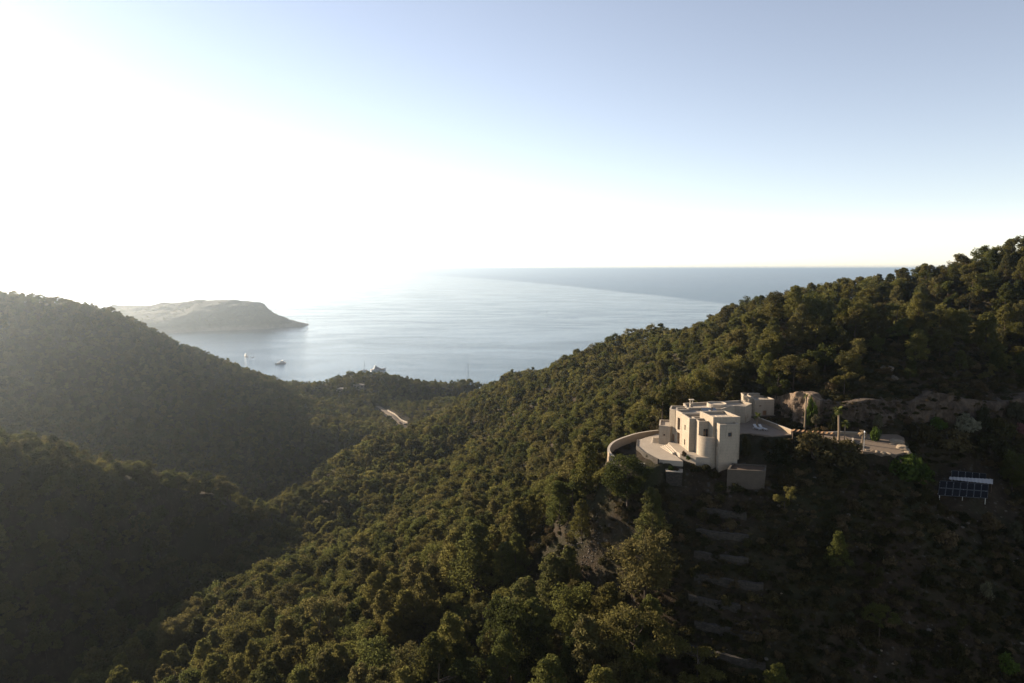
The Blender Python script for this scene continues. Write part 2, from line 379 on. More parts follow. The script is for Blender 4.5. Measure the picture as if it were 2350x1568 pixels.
# ground round the villa, from its levels
CT += [(24,146,139),(20.5,141.5,139.5),(16.5,134,138),(15.5,125,136.5),(18,118,135),(24.5,118.6,138.0),(28,150,141),(36,152,147),(48,160,150),(31,120.5,139.3),(36,121.5,141.6),(42,122.5,143.8),(50,124.5,146.0),(57,126.5,146.6),(56,118,143.6),(64,115.5,144.5),
       (47.5,120.5,144.0),(44,123,144.4),(47.5,117.0,141.6),(38,117.4,140.6),(40,112,136.6),(50,106,132.8),(40,100,128.2),(60,100,127.8),(62,108,135.5),(75,112,135),(82,120.5,137.8),(88,126,139.6),(75,124,143.5),(90,133,147),(105,135,148),(120,138,147),(76,134,148),(64,136,148.2),
       (60,148,149),(74,140,154.5),(90,141,154.8),(110,142,154),(130,140,152),(100,160,165),(80,160,163),(62,165,160),(70,175,168),(100,110,131),(100,95,123),(80,90,120),(60,88,119),(30,82,112),(0,70,106),(120,80,112),(120,110,132),
       (-40,70,92),(60,60,98),(130,50,98),(-100,90,76),(-200,120,72),(30,40,88),(-80,40,70)]
CT += [(-700,1250,-15),(-300,1250,-15),(0,1200,-15),(200,1100,-15),(400,1000,-10),(-700,700,60),(-700,400,130),(-500,200,110),(500,300,120),(500,600,60),(-150,1000,-6),(-50,950,-8),(60,900,-6),(250,800,10)]
CT = np.array(CT)
def kern(r2): return -np.sqrt(r2 + 9.0 ** 2)
_A = kern(((CT[:, None, :2] - CT[None, :, :2]) ** 2).sum(-1))
_n = len(CT)
_K = np.zeros((_n + 3, _n + 3)); _K[:_n, :_n] = _A + np.eye(_n) * .5
_Pm = np.c_[np.ones(_n), CT[:, :2] / 300.0]; _K[:_n, _n:] = _Pm; _K[_n:, :_n] = _Pm.T
_W = np.linalg.solve(_K, np.r_[CT[:, 2], 0, 0, 0])
def base_h(x, y):
    x = np.asarray(x, float); y = np.asarray(y, float); out = np.zeros(x.size); xf = x.ravel(); yf = y.ravel()
    for i in range(0, x.size, 20000):
        X = xf[i:i+20000]; Y = yf[i:i+20000]
        r2 = (X[:, None] - CT[:, 0]) ** 2 + (Y[:, None] - CT[:, 1]) ** 2
        out[i:i+20000] = kern(r2) @ _W[:_n] + _W[_n] + _W[_n+1] * X / 300 + _W[_n+2] * Y / 300
    return out.reshape(x.shape)
def in_poly(x, y, poly):
    x = np.asarray(x); ins = np.zeros(x.shape, bool); n = len(poly)
    for i in range(n):
        (x1, y1), (x2, y2) = poly[i][:2], poly[(i+1) % n][:2]
        c = ((y1 > y) != (y2 > y)) & (x < (x2 - x1) * (y - y1) / ((y2 - y1) or 1e-9) + x1); ins ^= c
    return ins
def poly_dist(x, y, poly):
    d = np.full(np.shape(x), 1e9); n = len(poly)
    for i in range(n):
        (x1, y1), (x2, y2) = poly[i][:2], poly[(i+1) % n][:2]
        l2 = (x2-x1)**2 + (y2-y1)**2 + 1e-9; t = np.clip(((x-x1)*(x2-x1) + (y-y1)*(y2-y1)) / l2, 0, 1)
        d = np.minimum(d, np.hypot(x - x1 - t*(x2-x1), y - y1 - t*(y2-y1)))
    return np.where(in_poly(x, y, poly), 0, d)
# levelled pads: polygon, height, blend distance
CURVE = [(33.0,146.4),(31.9,146.0),(29.5,145.0),(26.6,143.2),(24.1,140.7),(21.9,138.1),(20.4,135.6),(19.4,132.9),(18.9,130.6),(18.8,128.6),(19.0,126.8),(19.5,125.0),(20.6,123.2),(22.2,121.9),(24.2,121.3)]
TERR = [(33.2,146.0),(31.8,145.2),(26.1,139.4),(25.2,134.8),(25.7,130.2),(26.7,126.6),(27.4,124.7),(28.5,124.2),(31.8,123.5),(35.2,123.5),(36.0,136.0),(34.5,141.0)]
GARDEN = CURVE + [(28.5,124.2),(27.4,124.7),(25.2,134.8),(26.1,139.4)]
PLAZA = [(41.0,127.0),(44.9,130.9),(46.5,130.9),(50.0,128.6),(53.5,129.6),(54.3,129.7),(53.2,134.9),(51.8,140.8),(51.5,147.0),(57.8,147.4),(57.5,153.5),(50.0,153.5),(36.0,144.0),(36.0,136.0)]
YARD = [(60.8,131.6),(60.4,125.6),(62.6,124.6),(62.8,119.5),(64,119.0),(67.4,117.4),(70.8,119.4),(72.2,122.5),(75.9,129.5),(76.1,132.2),(64.5,132.8)]
FRONT = [(37.0,121.5),(42.6,122.0),(43.0,126.0),(37.0,126.5)]
PADS = [(GARDEN, 143.3, 1.5), (TERR, 143.9, .6), (PLAZA, 147.9, 2.0), (YARD, 147.3, 1.6)]
SOLAR = [(76.5,118.0),(90.5,117.5),(93,128.5),(81.5,128.5)]
TZONE = [(31.0,116.8),(43.5,115.8),(38.5,92),(25.0,92)]; TZ0, TSTEP = 120.4, 2.55
def height(x, y):
    z = base_h(x, y)
    d = np.hypot(x, y); amp = np.clip((d - 60) / 200, .35, 1.6)
    z = z + amp * (1.6 * vnoise(x, y, 1/38, 1) + .9 * vnoise(x, y, 1/15, 2)) + .35 * vnoise(x, y, 1/5.5, 3) + .16 * vnoise(x, y, 1/2.3, 4)
    sw = np.clip(1 - poly_dist(x, y, SOLAR) / 2.5, 0, 1); z = z * (1 - sw) + np.minimum(z, 137.4 + (y - 121.0) * .5) * sw
    zb = base_h(x, y) + .5 * vnoise(x, y, 1/9, 61); q = (zb - TZ0) / TSTEP; f_ = np.floor(q); t = q - f_
    zs = TZ0 + TSTEP * (f_ + np.where(t < .8, .5 * t / .8, .5 + .5 * (t - .8) / .2)) + .1 * vnoise(x, y, 1/1.5, 62)
    wt = np.clip(1 - poly_dist(x, y, TZONE) / 3.0, 0, 1); z = z * (1 - wt) + zs * wt
    for poly, pz, bl in PADS:
        pd = poly_dist(x, y, poly); w = np.clip(1 - pd / bl, 0, 1); w = w * w * (3 - 2 * w)
        z = z * (1 - w) + pz * w
    return z
def axis(lo, hi, dense_lo, dense_hi, fine, grow, mx):
    a = list(np.arange(dense_lo, dense_hi + .01, fine)); s = fine
    while a[-1] < hi: s = min(s * grow, mx); a.append(a[-1] + s)
    s = fine
    while a[0] > lo: s = min(s * grow, mx); a.insert(0, a[0] - s)
    return np.array(a)
AX = axis(-760, 560, 10, 130, 1.1, 1.035, 9); AY = axis(24, 1280, 88, 165, 1.1, 1.03, 10)
GX, GY = np.meshgrid(AX, AY)
GZ = np.maximum(height(GX, GY), -3.0)
def zat(x, y):
    x = np.asarray(x, float); y = np.asarray(y, float)
    i = np.clip(np.searchsorted(AX, x) - 1, 0, len(AX) - 2); j = np.clip(np.searchsorted(AY, y) - 1, 0, len(AY) - 2)
    fx = np.clip((x - AX[i]) / (AX[i+1] - AX[i]), 0, 1); fy = np.clip((y - AY[j]) / (AY[j+1] - AY[j]), 0, 1)
    return (GZ[j, i] * (1-fx) + GZ[j, i+1] * fx) * (1-fy) + (GZ[j+1, i] * (1-fx) + GZ[j+1, i+1] * fx) * fy
def ground_px(dx, dy, ymin=70, ymax=1200):
    """first point of the terrain that a sight line meets"""
    r = ray(dx, dy); Y = np.concatenate([np.arange(ymin, 300, .4), np.arange(300, ymax, 2)])
    x = r[0] / r[1] * Y; z = CH + r[2] / r[1] * Y
    k = np.nonzero(zat(x, Y) >= z)[0]
    if not len(k): return None
    k = k[0]; return (float(x[k]), float(Y[k]), float(zat(x[k], Y[k])))

nx, ny = len(AX), len(AY)
V = np.c_[GX.ravel(), GY.ravel(), GZ.ravel()]
I, J = np.meshgrid(np.arange(nx - 1), np.arange(ny - 1)); b0 = (J * nx + I).ravel()
hill = link('hillside_terrain', np_mesh('hillside_terrain', V, np.c_[b0, b0 + 1, b0 + nx + 1, b0 + nx], M['ground'], smooth=True))
tag(hill, 'wooded hillsides and valley running down to the bay', 'hillside', kind='structure')

# ------------------------------------------------------------------ sea
R = 110000.0
sea = mesh_obj('sea', [(-R, -2000, 0), (R, -2000, 0), (R, R, 0), (-R, R, 0)], [(0, 1, 2, 3)], M['sea'])
tag(sea, 'calm pale blue sea out to the horizon', 'sea', kind='structure')

# ------------------------------------------------------------------ headland across the bay
def headland():
    xs = np.arange(-1250, -380, 6.0); ys = np.arange(1850, 2500, 6.0); X, Y = np.meshgrid(xs, ys)
    # skyline heights by x at the crest line, coast lines near and far
    cx = [at_y(dx, dy, 2130) for dx, dy in [(150,700),(260,700),(330,700),(400,697),(450,691),(500,688.5),(545,690),(585,693),(606,698),(618,711),(640,724),(665,735),(690,741),(706,746),(713,752)]]
    U = X / Y * 2130.0
    hx = np.interp(U, [c[0] for c in cx], [c[2] for c in cx], left=70, right=-6)
    near = [at_z(dx, dy, 0.0) for dx, dy in [(150,772),(380,766),(430,763),(455,761),(500,759),(540,758.5),(580,756.5),(620,754),(660,751),(690,750),(712,746)]]
    yn = np.interp(U, [c[0] / c[1] * 2130 for c in near], [c[1] for c in near])
    t = (Y - yn) / np.maximum(2140 - yn, 10)
    w = np.where(t < 1, np.clip(t, -.2, 1), np.clip(1 - (Y - np.maximum(2140, yn)) / (300 * np.clip(hx / 28, .1, 1)), -.2, 1))
    prof = np.where(w > 0, np.clip(w, 0, 1) ** .5, w * .5)
    Z = hx * prof + 6 * vnoise(X, Y, 1/70, 5) * np.clip(w, 0, 1) + 3 * vnoise(X, Y, 1/25, 6) * np.clip(w + .1, 0, 1) + 1.2 * vnoise(X, Y, 1/11, 7)
    Z = np.where(U > at_y(704, 745, 2130)[0], np.minimum(Z, 1.5 - (U - at_y(704, 745, 2130)[0]) * .25), Z)
    Z = np.where(hx < 6, np.minimum(Z, hx + 1.2 * vnoise(X, Y, 1/9, 8)), Z); Z = np.maximum(Z, -4)
    nxx = len(xs); I, J = np.meshgrid(np.arange(nxx - 1), np.arange(len(ys) - 1)); b = (J * nxx + I).ravel()
    o = link('headland', np_mesh('headland', np.c_[X.ravel(), Y.ravel(), Z.ravel()], np.c_[b, b+1, b+nxx+1, b+nxx], M['headland'], smooth=True))
    tag(o, 'long scrub covered headland ending in a low rocky point', 'headland', kind='structure')
    return X, Y, Z
HX, HY, HZ = headland()

# ------------------------------------------------------------------ foliage meshes
def tufts(rs, centres, radii, per, size, squash=.75, aspect=1.6, up=.25):
    c = np.repeat(centres, per, 0); r = np.repeat(radii, per)
    n = len(c); d = rs.normal(size=(n, 3)); d /= np.linalg.norm(d, axis=1)[:, None] + 1e-9
    p = c + d * (r * rs.random(n) ** .45)[:, None] * np.array([1, 1, squash])
    nrm = d + rs.normal(size=(n, 3)) * .8 + np.array([0, 0, up]); nrm /= np.linalg.norm(nrm, axis=1)[:, None] + 1e-9
    a = np.cross(nrm, rs.normal(size=(n, 3))); a /= np.linalg.norm(a, axis=1)[:, None] + 1e-9
    b = np.cross(nrm, a); s = size * (.6 + .8 * rs.random(n)); a = a * (s * aspect)[:, None] * .5; b = b * s[:, None] * .5
    Vv = np.stack([p - a, p + b * .8, p + a, p - b * .8], 1).reshape(-1, 3)   # lozenge tufts
    return Vv, np.arange(n * 4).reshape(-1, 4)
def pine_shape(rs, kind, H):
    """clump centres and radii of one pine of height H (metres)"""
    cs, rr, limbs = [], [], []
    if kind == 'cone':
        n = 46; lean = rs.normal(0, .02, 2)
        for i in range(n):
            t = (i + rs.random()) / n; z = H * (.14 + .86 * t ** .9); R_ = H * .27 * (1 - t) ** .75 + .05 * H
            a = i * 2.4 + rs.random() * .8; k = .45 + .55 * rs.random()
            cs.append((math.cos(a) * R_ * k + lean[0] * z, math.sin(a) * R_ * k + lean[1] * z, z)); rr.append(H * (.085 + .035 * rs.random()) * (1.15 - .55 * t))
    elif kind == 'round':
        n = 48; zc = H * .55
        for i in range(n):
            d = rs.normal(size=3); d /= np.linalg.norm(d); k = .5 + .5 * rs.random()
            cs.append((d[0] * H * .33 * k, d[1] * H * .33 * k, zc + d[2] * H * .40 * k)); rr.append(H * (.085 + .05 * rs.random()))
    elif kind == 'umbrella':
        n = 38
        for i in range(n):
            a = rs.random() * 6.283; k = math.sqrt(rs.random()); R_ = H * .42 * k
            cs.append((math.cos(a) * R_, math.sin(a) * R_, H * (.9 - .28 * k * k + rs.normal() * .05))); rr.append(H * (.075 + .04 * rs.random()))
    else:   # ragged: a few separate heads
        heads = 4 + int(rs.integers(0, 3))
        for h in range(heads):
            a = h * 6.283 / heads + rs.random(); R_ = H * (.12 + .2 * rs.random()); zc = H * (.30 + .6 * h / heads)
            c0 = np.array([math.cos(a) * R_, math.sin(a) * R_, zc])
            for i in range(9):
                d = rs.normal(size=3); d /= np.linalg.norm(d)
                cs.append(tuple(c0 + d * H * np.array([.15, .15, .1]) * (.4 + .6 * rs.random()))); rr.append(H * (.07 + .035 * rs.random()))
    return np.array(cs), np.array(rr)
def trunk_mesh(rs, cs, H, limbs=7, n=7):
    mb = MB(); r0 = .014 * H + .03
    top = H * .86; lean = (rs.normal() * .03 * H, rs.normal() * .03 * H)
    sp = [(lean[0] * t * t, lean[1] * t * t, -.8 + (top + .8) * t) for t in (0, .12, .35, .65, 1)]
    mb.tube(sp, [r0 * 1.35, r0, r0 * .8, r0 * .5, r0 * .15], n)
    idx = rs.choice(len(cs), min(limbs, len(cs)), replace=False)
    for i in idx:
        c = cs[i]; z = max(.2 * H, c[2] - H * .14); t = (z + .8) / (top + .8)
        mb.tube([(lean[0]*t*t, lean[1]*t*t, z), ((c[0] + lean[0]*t*t) * .55, (c[1] + lean[1]*t*t) * .55, z + (c[2]-z) * .35), tuple(c)], [r0 * .4, r0 * .28, r0 * .1], 5, False)
    return mb
KINDS = ['round', 'cone', 'round', 'ragged', 'umbrella', 'cone', 'round', 'ragged']
NOM = 8.0
def make_pines(per, size, limbs, seed, kinds=KINDS, combine=False, sub=1.0):
    out = []
    for i, k in enumerate(kinds):
        rs = np.random.default_rng(seed + i); cs, rr = pine_shape(rs, k, NOM)
        if sub < 1: sel = rs.choice(len(cs), int(len(cs) * sub), replace=False); cs, rr = cs[sel], rr[sel] * 1.25
        Vf, Qf = tufts(rs, cs, rr, per, size); tm = trunk_mesh(rs, cs, NOM, limbs, 7 if limbs > 4 else 5)
        if combine:
            tq = np.array([f if len(f) == 4 else (f[0], f[1], f[2], f[3]) for f in tm.f if len(f) >= 4]); tv = np.array(tm.v)
            Vv = np.r_[Vf, tv]; Q = np.r_[Qf, tq + len(Vf)]; mi = np.r_[np.zeros(len(Qf)), np.ones(len(tq))]
            out.append((k, np_mesh('pine_mass', Vv, Q, [M['pine'], M['bark']], mi)))
        else:
            me = np_mesh('crown', Vf, Qf, M['pine']); tb = bpy.data.meshes.new('trunk'); tb.from_pydata(tm.v, [], tm.f); tb.materials.append(M['bark']); tb.update()
            out.append((k, me, tb))
    return out
PINE_HI = make_pines(170, .165, 9, 100)
PINE_MID = make_pines(70, .25, 4, 300, combine=True)
PINE_FAR = make_pines(30, .45, 2, 500, combine=True, sub=.6)
def shrub_mesh(seed, n, per, size, mat, R_=1.0, flat=.7, name='shrub_mass'):
    rs = np.random.default_rng(seed); d = rs.normal(size=(n, 3)); d /= np.linalg.norm(d, axis=1)[:, None]; d[:, 2] = np.abs(d[:, 2])
    cs = d * (R_ * (.35 + .45 * rs.random(n)))[:, None] * np.array([1, 1, flat]) + np.array([0, 0, .15 * R_])
    Vf, Qf = tufts(rs, cs, R_ * (.28 + .16 * rs.random(n)), per, size)
    return np_mesh(name, Vf, Qf, mat)

# ------------------------------------------------------------------ forest scatter
def jitter_grid(x0, x1, y0, y1, s):
    X, Y = np.meshgrid(np.arange(x0, x1, s), np.arange(y0, y1, s)); X = X.ravel(); Y = Y.ravel()
    return X + (rng.random(X.size) - .5) * s * .95, Y + (rng.random(X.size) - .5) * s * .95
def visible(x, y, ztop, slack=0.0, steps=90):
    vis = np.ones(x.size, bool)
    for t in np.linspace(.12, .985, steps):
        vis &= zat(x * t, y * t) + slack * 0 <= CH + (ztop - CH) * t + slack
    return vis
NOBUILD = [[(76.0,116.0),(91,115.5),(93.5,129),(81,129)], GARDEN, TERR, PLAZA, YARD, [(30,121),(46,120),(46,140),(30,140)]]
# (x0,y0,x1,y1,max distance): nothing tall may stand before these
CLEAR = [(1395,900,1790,1045,150),(1560,1040,1740,1075,124),(1700,950,2100,1050,140),(1880,890,2350,985,138),(2130,1070,2300,1160,122),(1575,1060,1750,1430,118)]
ROAD = [at_y(866,926,628), at_y(876,931,618), at_y(890,941,603), at_y(903,950,590), at_y(916,960,578), at_y(931,971,566)]
ROAD = [(p[0], p[1], float(zat(p[0], p[1])) + 1.2) for p in ROAD]
def scatter(x, y, h, clear=True):
    z = zat(x, y); ok = z > 2.0
    for p in NOBUILD: ok &= poly_dist(x, y, p) > 1.2
    px, py, f = project(x, y, z + h); pxb, pyb, _ = project(x, y, z)
    ok &= (px > -90) & (px < 2440) & (py < 1700) & (f > 40)
    hw = .3 * h / f * F * 2350 / 1024
    for (a, b, c, d, m) in (CLEAR if clear else []):
        ok &= ~((px + hw > a) & (px - hw < c) & (py < d) & (pyb > b) & (y < m))
    return ok, z, px, py, f
# pines
X1, Y1 = jitter_grid(-130, 190, 78, 230, 4.3); X2, Y2 = jitter_grid(-420, 260, 150, 420, 4.5); X3, Y3 = jitter_grid(-620, 300, 330, 900, 5.2)
m2 = ~((X2 > -130) & (X2 < 190) & (Y2 < 230)); m3 = ~((X3 > -420) & (X3 < 260) & (Y3 < 420))
TX = np.r_[X1, X2[m2], X3[m3]]; TY = np.r_[Y1, Y2[m2], Y3[m3]]
hvar = vnoise(TX, TY, 1/45, 11) * .5 + .5
TS = .62 + .42 * rng.random(TX.size) ** 1.4 + .22 * hvar
TS *= np.where(TY > 320, .92, 1.0) * (1 + .55 * np.clip((165 - TY) / 60, 0, 1)) * np.where((rng.random(TX.size) < .12) & (TY < 160), 1.3, 1.0)
ok, TZ, px, py, ff = scatter(TX, TY, TS * NOM)
gap = vnoise(TX, TY, 1/16, 12) + .6 * vnoise(TX, TY, 1/7, 13)
# density: thin on the shaded scrub slope and by the scree, dense elsewhere
dens = np.full(TX.size, 1.0)
_, gy, _ = project(TX, TY, TZ); gx = project(TX, TY, TZ)[0]
scrub = (gx > 1500 + (1568 - gy) * .15) & (gy > 1060) & (TY < 126)
dens[scrub] = .09; TS[scrub] *= .62
cliffz = (TX > 58) & (TY > 128) & (TY < np.where(TX > 66, 142.5, 150)); dens[cliffz] = .0
upper = (TX > 66) & (TY >= 142.5) & (TY < 156); dens[upper] = .5; TS[upper] *= .6
thin = (gx > 1000) & (gx <= 1560) & (gy > 1060) & (TY < 135); dens[thin] = .7
right = (gx > 2100) & (gy > 780) & (gy < 1000); dens[right & ~cliffz] = .8
ok &= (rng.random(TX.size) < dens) & ((gap > -1.0) | (TY > 330))
rd = poly_dist(TX, TY, [(p[0], p[1]) for p in ROAD] + [(p[0], p[1]) for p in ROAD[::-1]])
ok &= rd > 5.5
pr = [project(*p) for p in ROAD]
for (ax, ay, af) in pr: ok &= ~((np.abs(px - ax) < 9) & (py < ay + 6) & (gy > ay - 2) & (TY < 635))
ok &= visible(TX, TY, TZ + TS * NOM, 3.0)
TX, TY, TZ, TS, px, py, ff = (a[ok] for a in (TX, TY, TZ, TS, px, py, ff))
gx, gy = gx[ok], gy[ok]
kindi = rng.integers(0, len(KINDS), TX.size)
nearcone = (TY < 150) & (rng.random(TX.size) < .6); kindi[nearcone] = 1
TR = rng.random(TX.size) * 6.283
print('pines', TX.size)

# heroes placed by hand: (px of base x, base y, height in px, kind, width factor, label)
HERO = [
 (1480,1392,195,'round',1.05,'big sunlit round pine standing alone below the terrace walls'),
 (1440,1165,140,'round',1.2,'dark bushy pine right in front of the curved wall end'),
 (1400,1150,95,'ragged',1.1,'smaller ragged pine beside the dark one under the curved wall'),
 (1088,1375,180,'cone',1.15,'tallest pointed pine with sunlit left boughs above the bare gully'),
 (1050,1360,150,'cone',1.0,'pointed pine leaning against the tallest one in the middle slope'),
 (1185,1345,125,'cone',1.0,'narrow pointed pine between the tallest pine and the scree patch'),
 (1272,1425,155,'cone',1.1,'layered conical pine just below the pale scree patch'),
 (975,1470,160,'cone',.95,'slim conical pine downhill of the tallest pointed pine'),
 (1335,1245,95,'cone',1.0,'small pointed pine above the pale scree patch'),
 (1072,1490,105,'round',1.0,'rounded young pine in the bare gully'),
 (1050,1600,125,'cone',1.2,'broad young pine cut by the bottom edge, centre'),
 (852,1590,72,'cone',.8,'narrower of two young pines side by side at the bottom edge'),
 (882,1595,78,'cone',1.0,'wider of two young pines side by side at the bottom edge'),
 (955,1600,60,'umbrella',1.1,'low flat-topped pine at the bottom edge beside the young pair'),
 (1465,1462,75,'ragged',1.1,'small ragged pine straight below the big sunlit round pine'),
 (1380,1540,72,'cone',.7,'thin little pine alone on the dark lower slope'),
 (1600,1590,125,'ragged',1.3,'dark pine with a few sunlit boughs at the foot of the terraces'),
 (1800,1175,70,'ragged',1.1,'small lit pine to the side of the cistern below the villa'),
 (2322,1125,95,'round',.9,'rounded sunlit pine uphill of the solar panels'),
 (1820,900,85,'umbrella',1.25,'wide spreading pine on the slope behind the outbuilding'),
 (2330,792,55,'round',1.1,'pale green rounded pine high on the slope above the cutting'),
 (2003,1360,75,'ragged',1.0,'bare-topped pine on the dark scrub slope'),
 (1610,935,60,'round',1.2,'rounded pine right behind the villa tower'),
 (1330,975,60,'round',1.0,'rounded pine standing proud on the slope past the curved wall'),
]
TREES = []   # x,y,z,scale,width,kind,label,group
for dx, dy, hp, k, wf, lab in HERO:
    g = ground_px(dx, min(dy, 1640))
    if g is None: continue
    f = project(*g)[2]; Hm = hp / (F * 2350 / 1024) * f
    TREES.append((g[0], g[1], g[2] - .2, Hm / NOM, wf, k, lab, 'pines singled out on the slopes'))
if TREES:
    hx = np.array([t[0] for t in TREES]); hy = np.array([t[1] for t in TREES])
    keep = (np.hypot(TX[:, None] - hx, TY[:, None] - hy) > 2.6).all(1)
    for t in TREES[:11]:   # nothing before the hand-placed ones
        a, b, c = project(t[0], t[1], t[2] + t[3] * NOM * .5); hw = t[3] * NOM * .25 / c * F * 2.295
        keep &= ~((TY < t[1] - 1) & (np.abs(gx - a) < hw) & (py < b + hw * 1.2) & (gy > b - hw))
    TX, TY, TZ, TS, px, py, ff, kindi, TR, gx, gy = (a[keep] for a in (TX, TY, TZ, TS, px, py, ff, kindi, TR, gx, gy))
size_px = TS * NOM / ff
vis_in = (px > 0) & (px < 2350) & (py < 1568) & visible(TX, TY, TZ + TS * NOM * .75, 0.0)
order = np.argsort(-(size_px * vis_in)); nind = 298 - len(TREES); pick = order[:nind]; rest = order[nind:]
FORM = {'round': 'round-headed', 'cone': 'pointed', 'ragged': 'ragged open', 'umbrella': 'flat-topped'}
MARKS = [(19.5, 128.0, 'the curved wall bend'), (22.0, 122.0, 'the curved wall end'), (33.0, 141.0, 'the villa annex'), (45.0, 146.0, 'the villa wing'), (56.0, 153.5, 'the outbuilding'), (59.5, 150.0, 'the lit rock face'),
         (92.0, 139.0, 'the rock cutting'), (118.0, 141.0, 'the rock cutting end'), (42.0, 119.0, 'the cistern'), (84.0, 123.0, 'the solar panels')]
for hi, nm in ((0, 'the big lone round pine'), (3, 'the tallest pointed pine'), (6, 'the scree patch'), (7, 'the slim conical pine'), (8, 'the pine above the scree'), (9, 'the gully pine'), (11, 'the young pine pair'), (13, 'the low flat-topped pine'), (10, 'the broad bottom-edge pine'), (5, 'the narrow pointed pine'), (14, 'the small ragged pine'), (15, 'the thin lone pine'), (16, 'the pine at the terrace foot'), (19, 'the wide spreading pine'), (20, 'the pale green pine'), (23, 'the proud pine past the wall')):
    if hi < len(TREES): MARKS.append((TREES[hi][0], TREES[hi][1], nm))
MK = np.array([m[:2] for m in MARKS]); MP = [project(m[0], m[1], float(zat(m[0], m[1]))) for m in MARKS]
cand = {}
for i in pick:
    k = KINDS[kindi[i]]; d = np.hypot(MK[:, 0] - TX[i], MK[:, 1] - TY[i]); m = int(np.argmin(d)); a, b = gx[i] - MP[m][0], gy[i] - MP[m][1]
    where = ('uphill of' if b < 0 else 'downhill of') if abs(b) > abs(a) else ('on the valley side of' if a < 0 else 'on the hill side of')
    size = 'tall' if TS[i] > 1.0 else ('small' if TS[i] < .76 else 'medium')
    cand.setdefault((f'{size} {FORM[k]} pine {where} {MARKS[m][2]}'), []).append((d[m], i, k))
ORD = ['nearest to it', 'second from it', 'third from it', 'fourth from it', 'fifth from it', 'sixth from it', 'seventh from it', 'eighth from it', 'ninth from it', 'tenth from it', 'eleventh from it', 'twelfth from it', 'thirteenth from it', 'fourteenth from it', 'fifteenth from it', 'sixteenth from it', 'seventeenth from it', 'eighteenth from it', 'nineteenth from it', 'twentieth from it', 'twenty-first from it', 'twenty-second from it', 'twenty-third from it', 'twenty-fourth from it', 'twenty-fifth from it']
for base_l, lst in cand.items():
    lst.sort()
    for q, (dd, i, k) in enumerate(lst):
        lab = base_l if len(lst) == 1 else base_l + ', ' + (ORD[q] if q < 25 else 'farther off')
        if len(lab.split()) > 16: lab = lab.split(' ', 1)[1]
        TREES.append((TX[i], TY[i], TZ[i] - .15, TS[i], 1.0, k, lab, 'pines of the near slopes' if q < 25 else base_l + ' farther off'))
proto = {}
for i, (k, me, tb) in enumerate(PINE_HI): proto.setdefault(k, []).append((me, tb))
for n, (x, y, z, s, wf, k, lab, grp) in enumerate(TREES):
    me, tb = random.choice(proto[k])
    o = empty('pine_tree', (x, y, z), random.random() * 6.283, lab, 'pine tree', grp)
    o.scale = (s * wf, s * wf, s)
    link('crown', me, o); link('trunk', tb, o)
print('individual pines', len(TREES))

def gn_stuff(name, pts, rot, scl, idx, meshes, label, cat):
    """one mass object: points carrying instances of the given meshes"""
    me = bpy.data.meshes.new(name); me.vertices.add(len(pts)); me.vertices.foreach_set('co', np.asarray(pts, np.float32).ravel())
    for nm, typ, arr in (('rot', 'FLOAT_VECTOR', np.c_[np.zeros((len(rot), 2)), rot]), ('scl', 'FLOAT_VECTOR', scl), ('idx', 'INT', idx)):
        a = me.attributes.new(nm, typ, 'POINT'); a.data.foreach_set('vector' if typ == 'FLOAT_VECTOR' else 'value', np.asarray(arr, np.int32 if typ == 'INT' else np.float32).ravel())
    o = link(name, me); tag(o, label, cat, kind='stuff')
    coll = bpy.data.collections.new(name + ' source')
    for i, m in enumerate(meshes): coll.objects.link(bpy.data.objects.new('%s %02d' % (name, i), m))
    ng = bpy.data.node_groups.new(name, 'GeometryNodeTree'); N = ng.nodes; L = ng.links
    ng.interface.new_socket('Geometry', in_out='INPUT', socket_type='NodeSocketGeometry'); ng.interface.new_socket('Geometry', in_out='OUTPUT', socket_type='NodeSocketGeometry')
    gi = N.new('NodeGroupInput'); go = N.new('NodeGroupOutput'); ip = N.new('GeometryNodeInstanceOnPoints'); ci = N.new('GeometryNodeCollectionInfo')
    ci.inputs['Collection'].default_value = coll; ci.inputs['Separate Children'].default_value = True; ci.inputs['Reset Children'].default_value = True
    def attr(nm, typ):
        a = N.new('GeometryNodeInputNamedAttribute'); a.data_type = typ; a.inputs[0].default_value = nm; return a.outputs[0]
    L.new(gi.outputs[0], ip.inputs['Points']); L.new(ci.outputs[0], ip.inputs['Instance']); ip.inputs['Pick Instance'].default_value = True
    L.new(attr('idx', 'INT'), ip.inputs['Instance Index']); L.new(attr('scl', 'FLOAT_VECTOR'), ip.inputs['Scale'])
    er = N.new('FunctionNodeEulerToRotation'); L.new(attr('rot', 'FLOAT_VECTOR'), er.inputs[0]); L.new(er.outputs[0], ip.inputs['Rotation'])
    L.new(ip.outputs[0], go.inputs[0])
    md = o.modifiers.new('scatter', 'NODES'); md.node_group = ng
    return o
r_ = rest; farm = TY[r_] > 300
idx = np.where(farm, kindi[r_] + len(KINDS), kindi[r_])
sc = np.c_[TS[r_], TS[r_], TS[r_]] * np.c_[rng.uniform(.9, 1.25, len(r_)), rng.uniform(.9, 1.25, len(r_)), np.ones(len(r_))]
gn_stuff('pine_forest', np.c_[TX[r_], TY[r_], TZ[r_] - .2], TR[r_], sc, idx, [p[1] for p in PINE_MID] + [p[1] for p in PINE_FAR], 'dense pine forest covering the hillsides of the valley', 'forest')

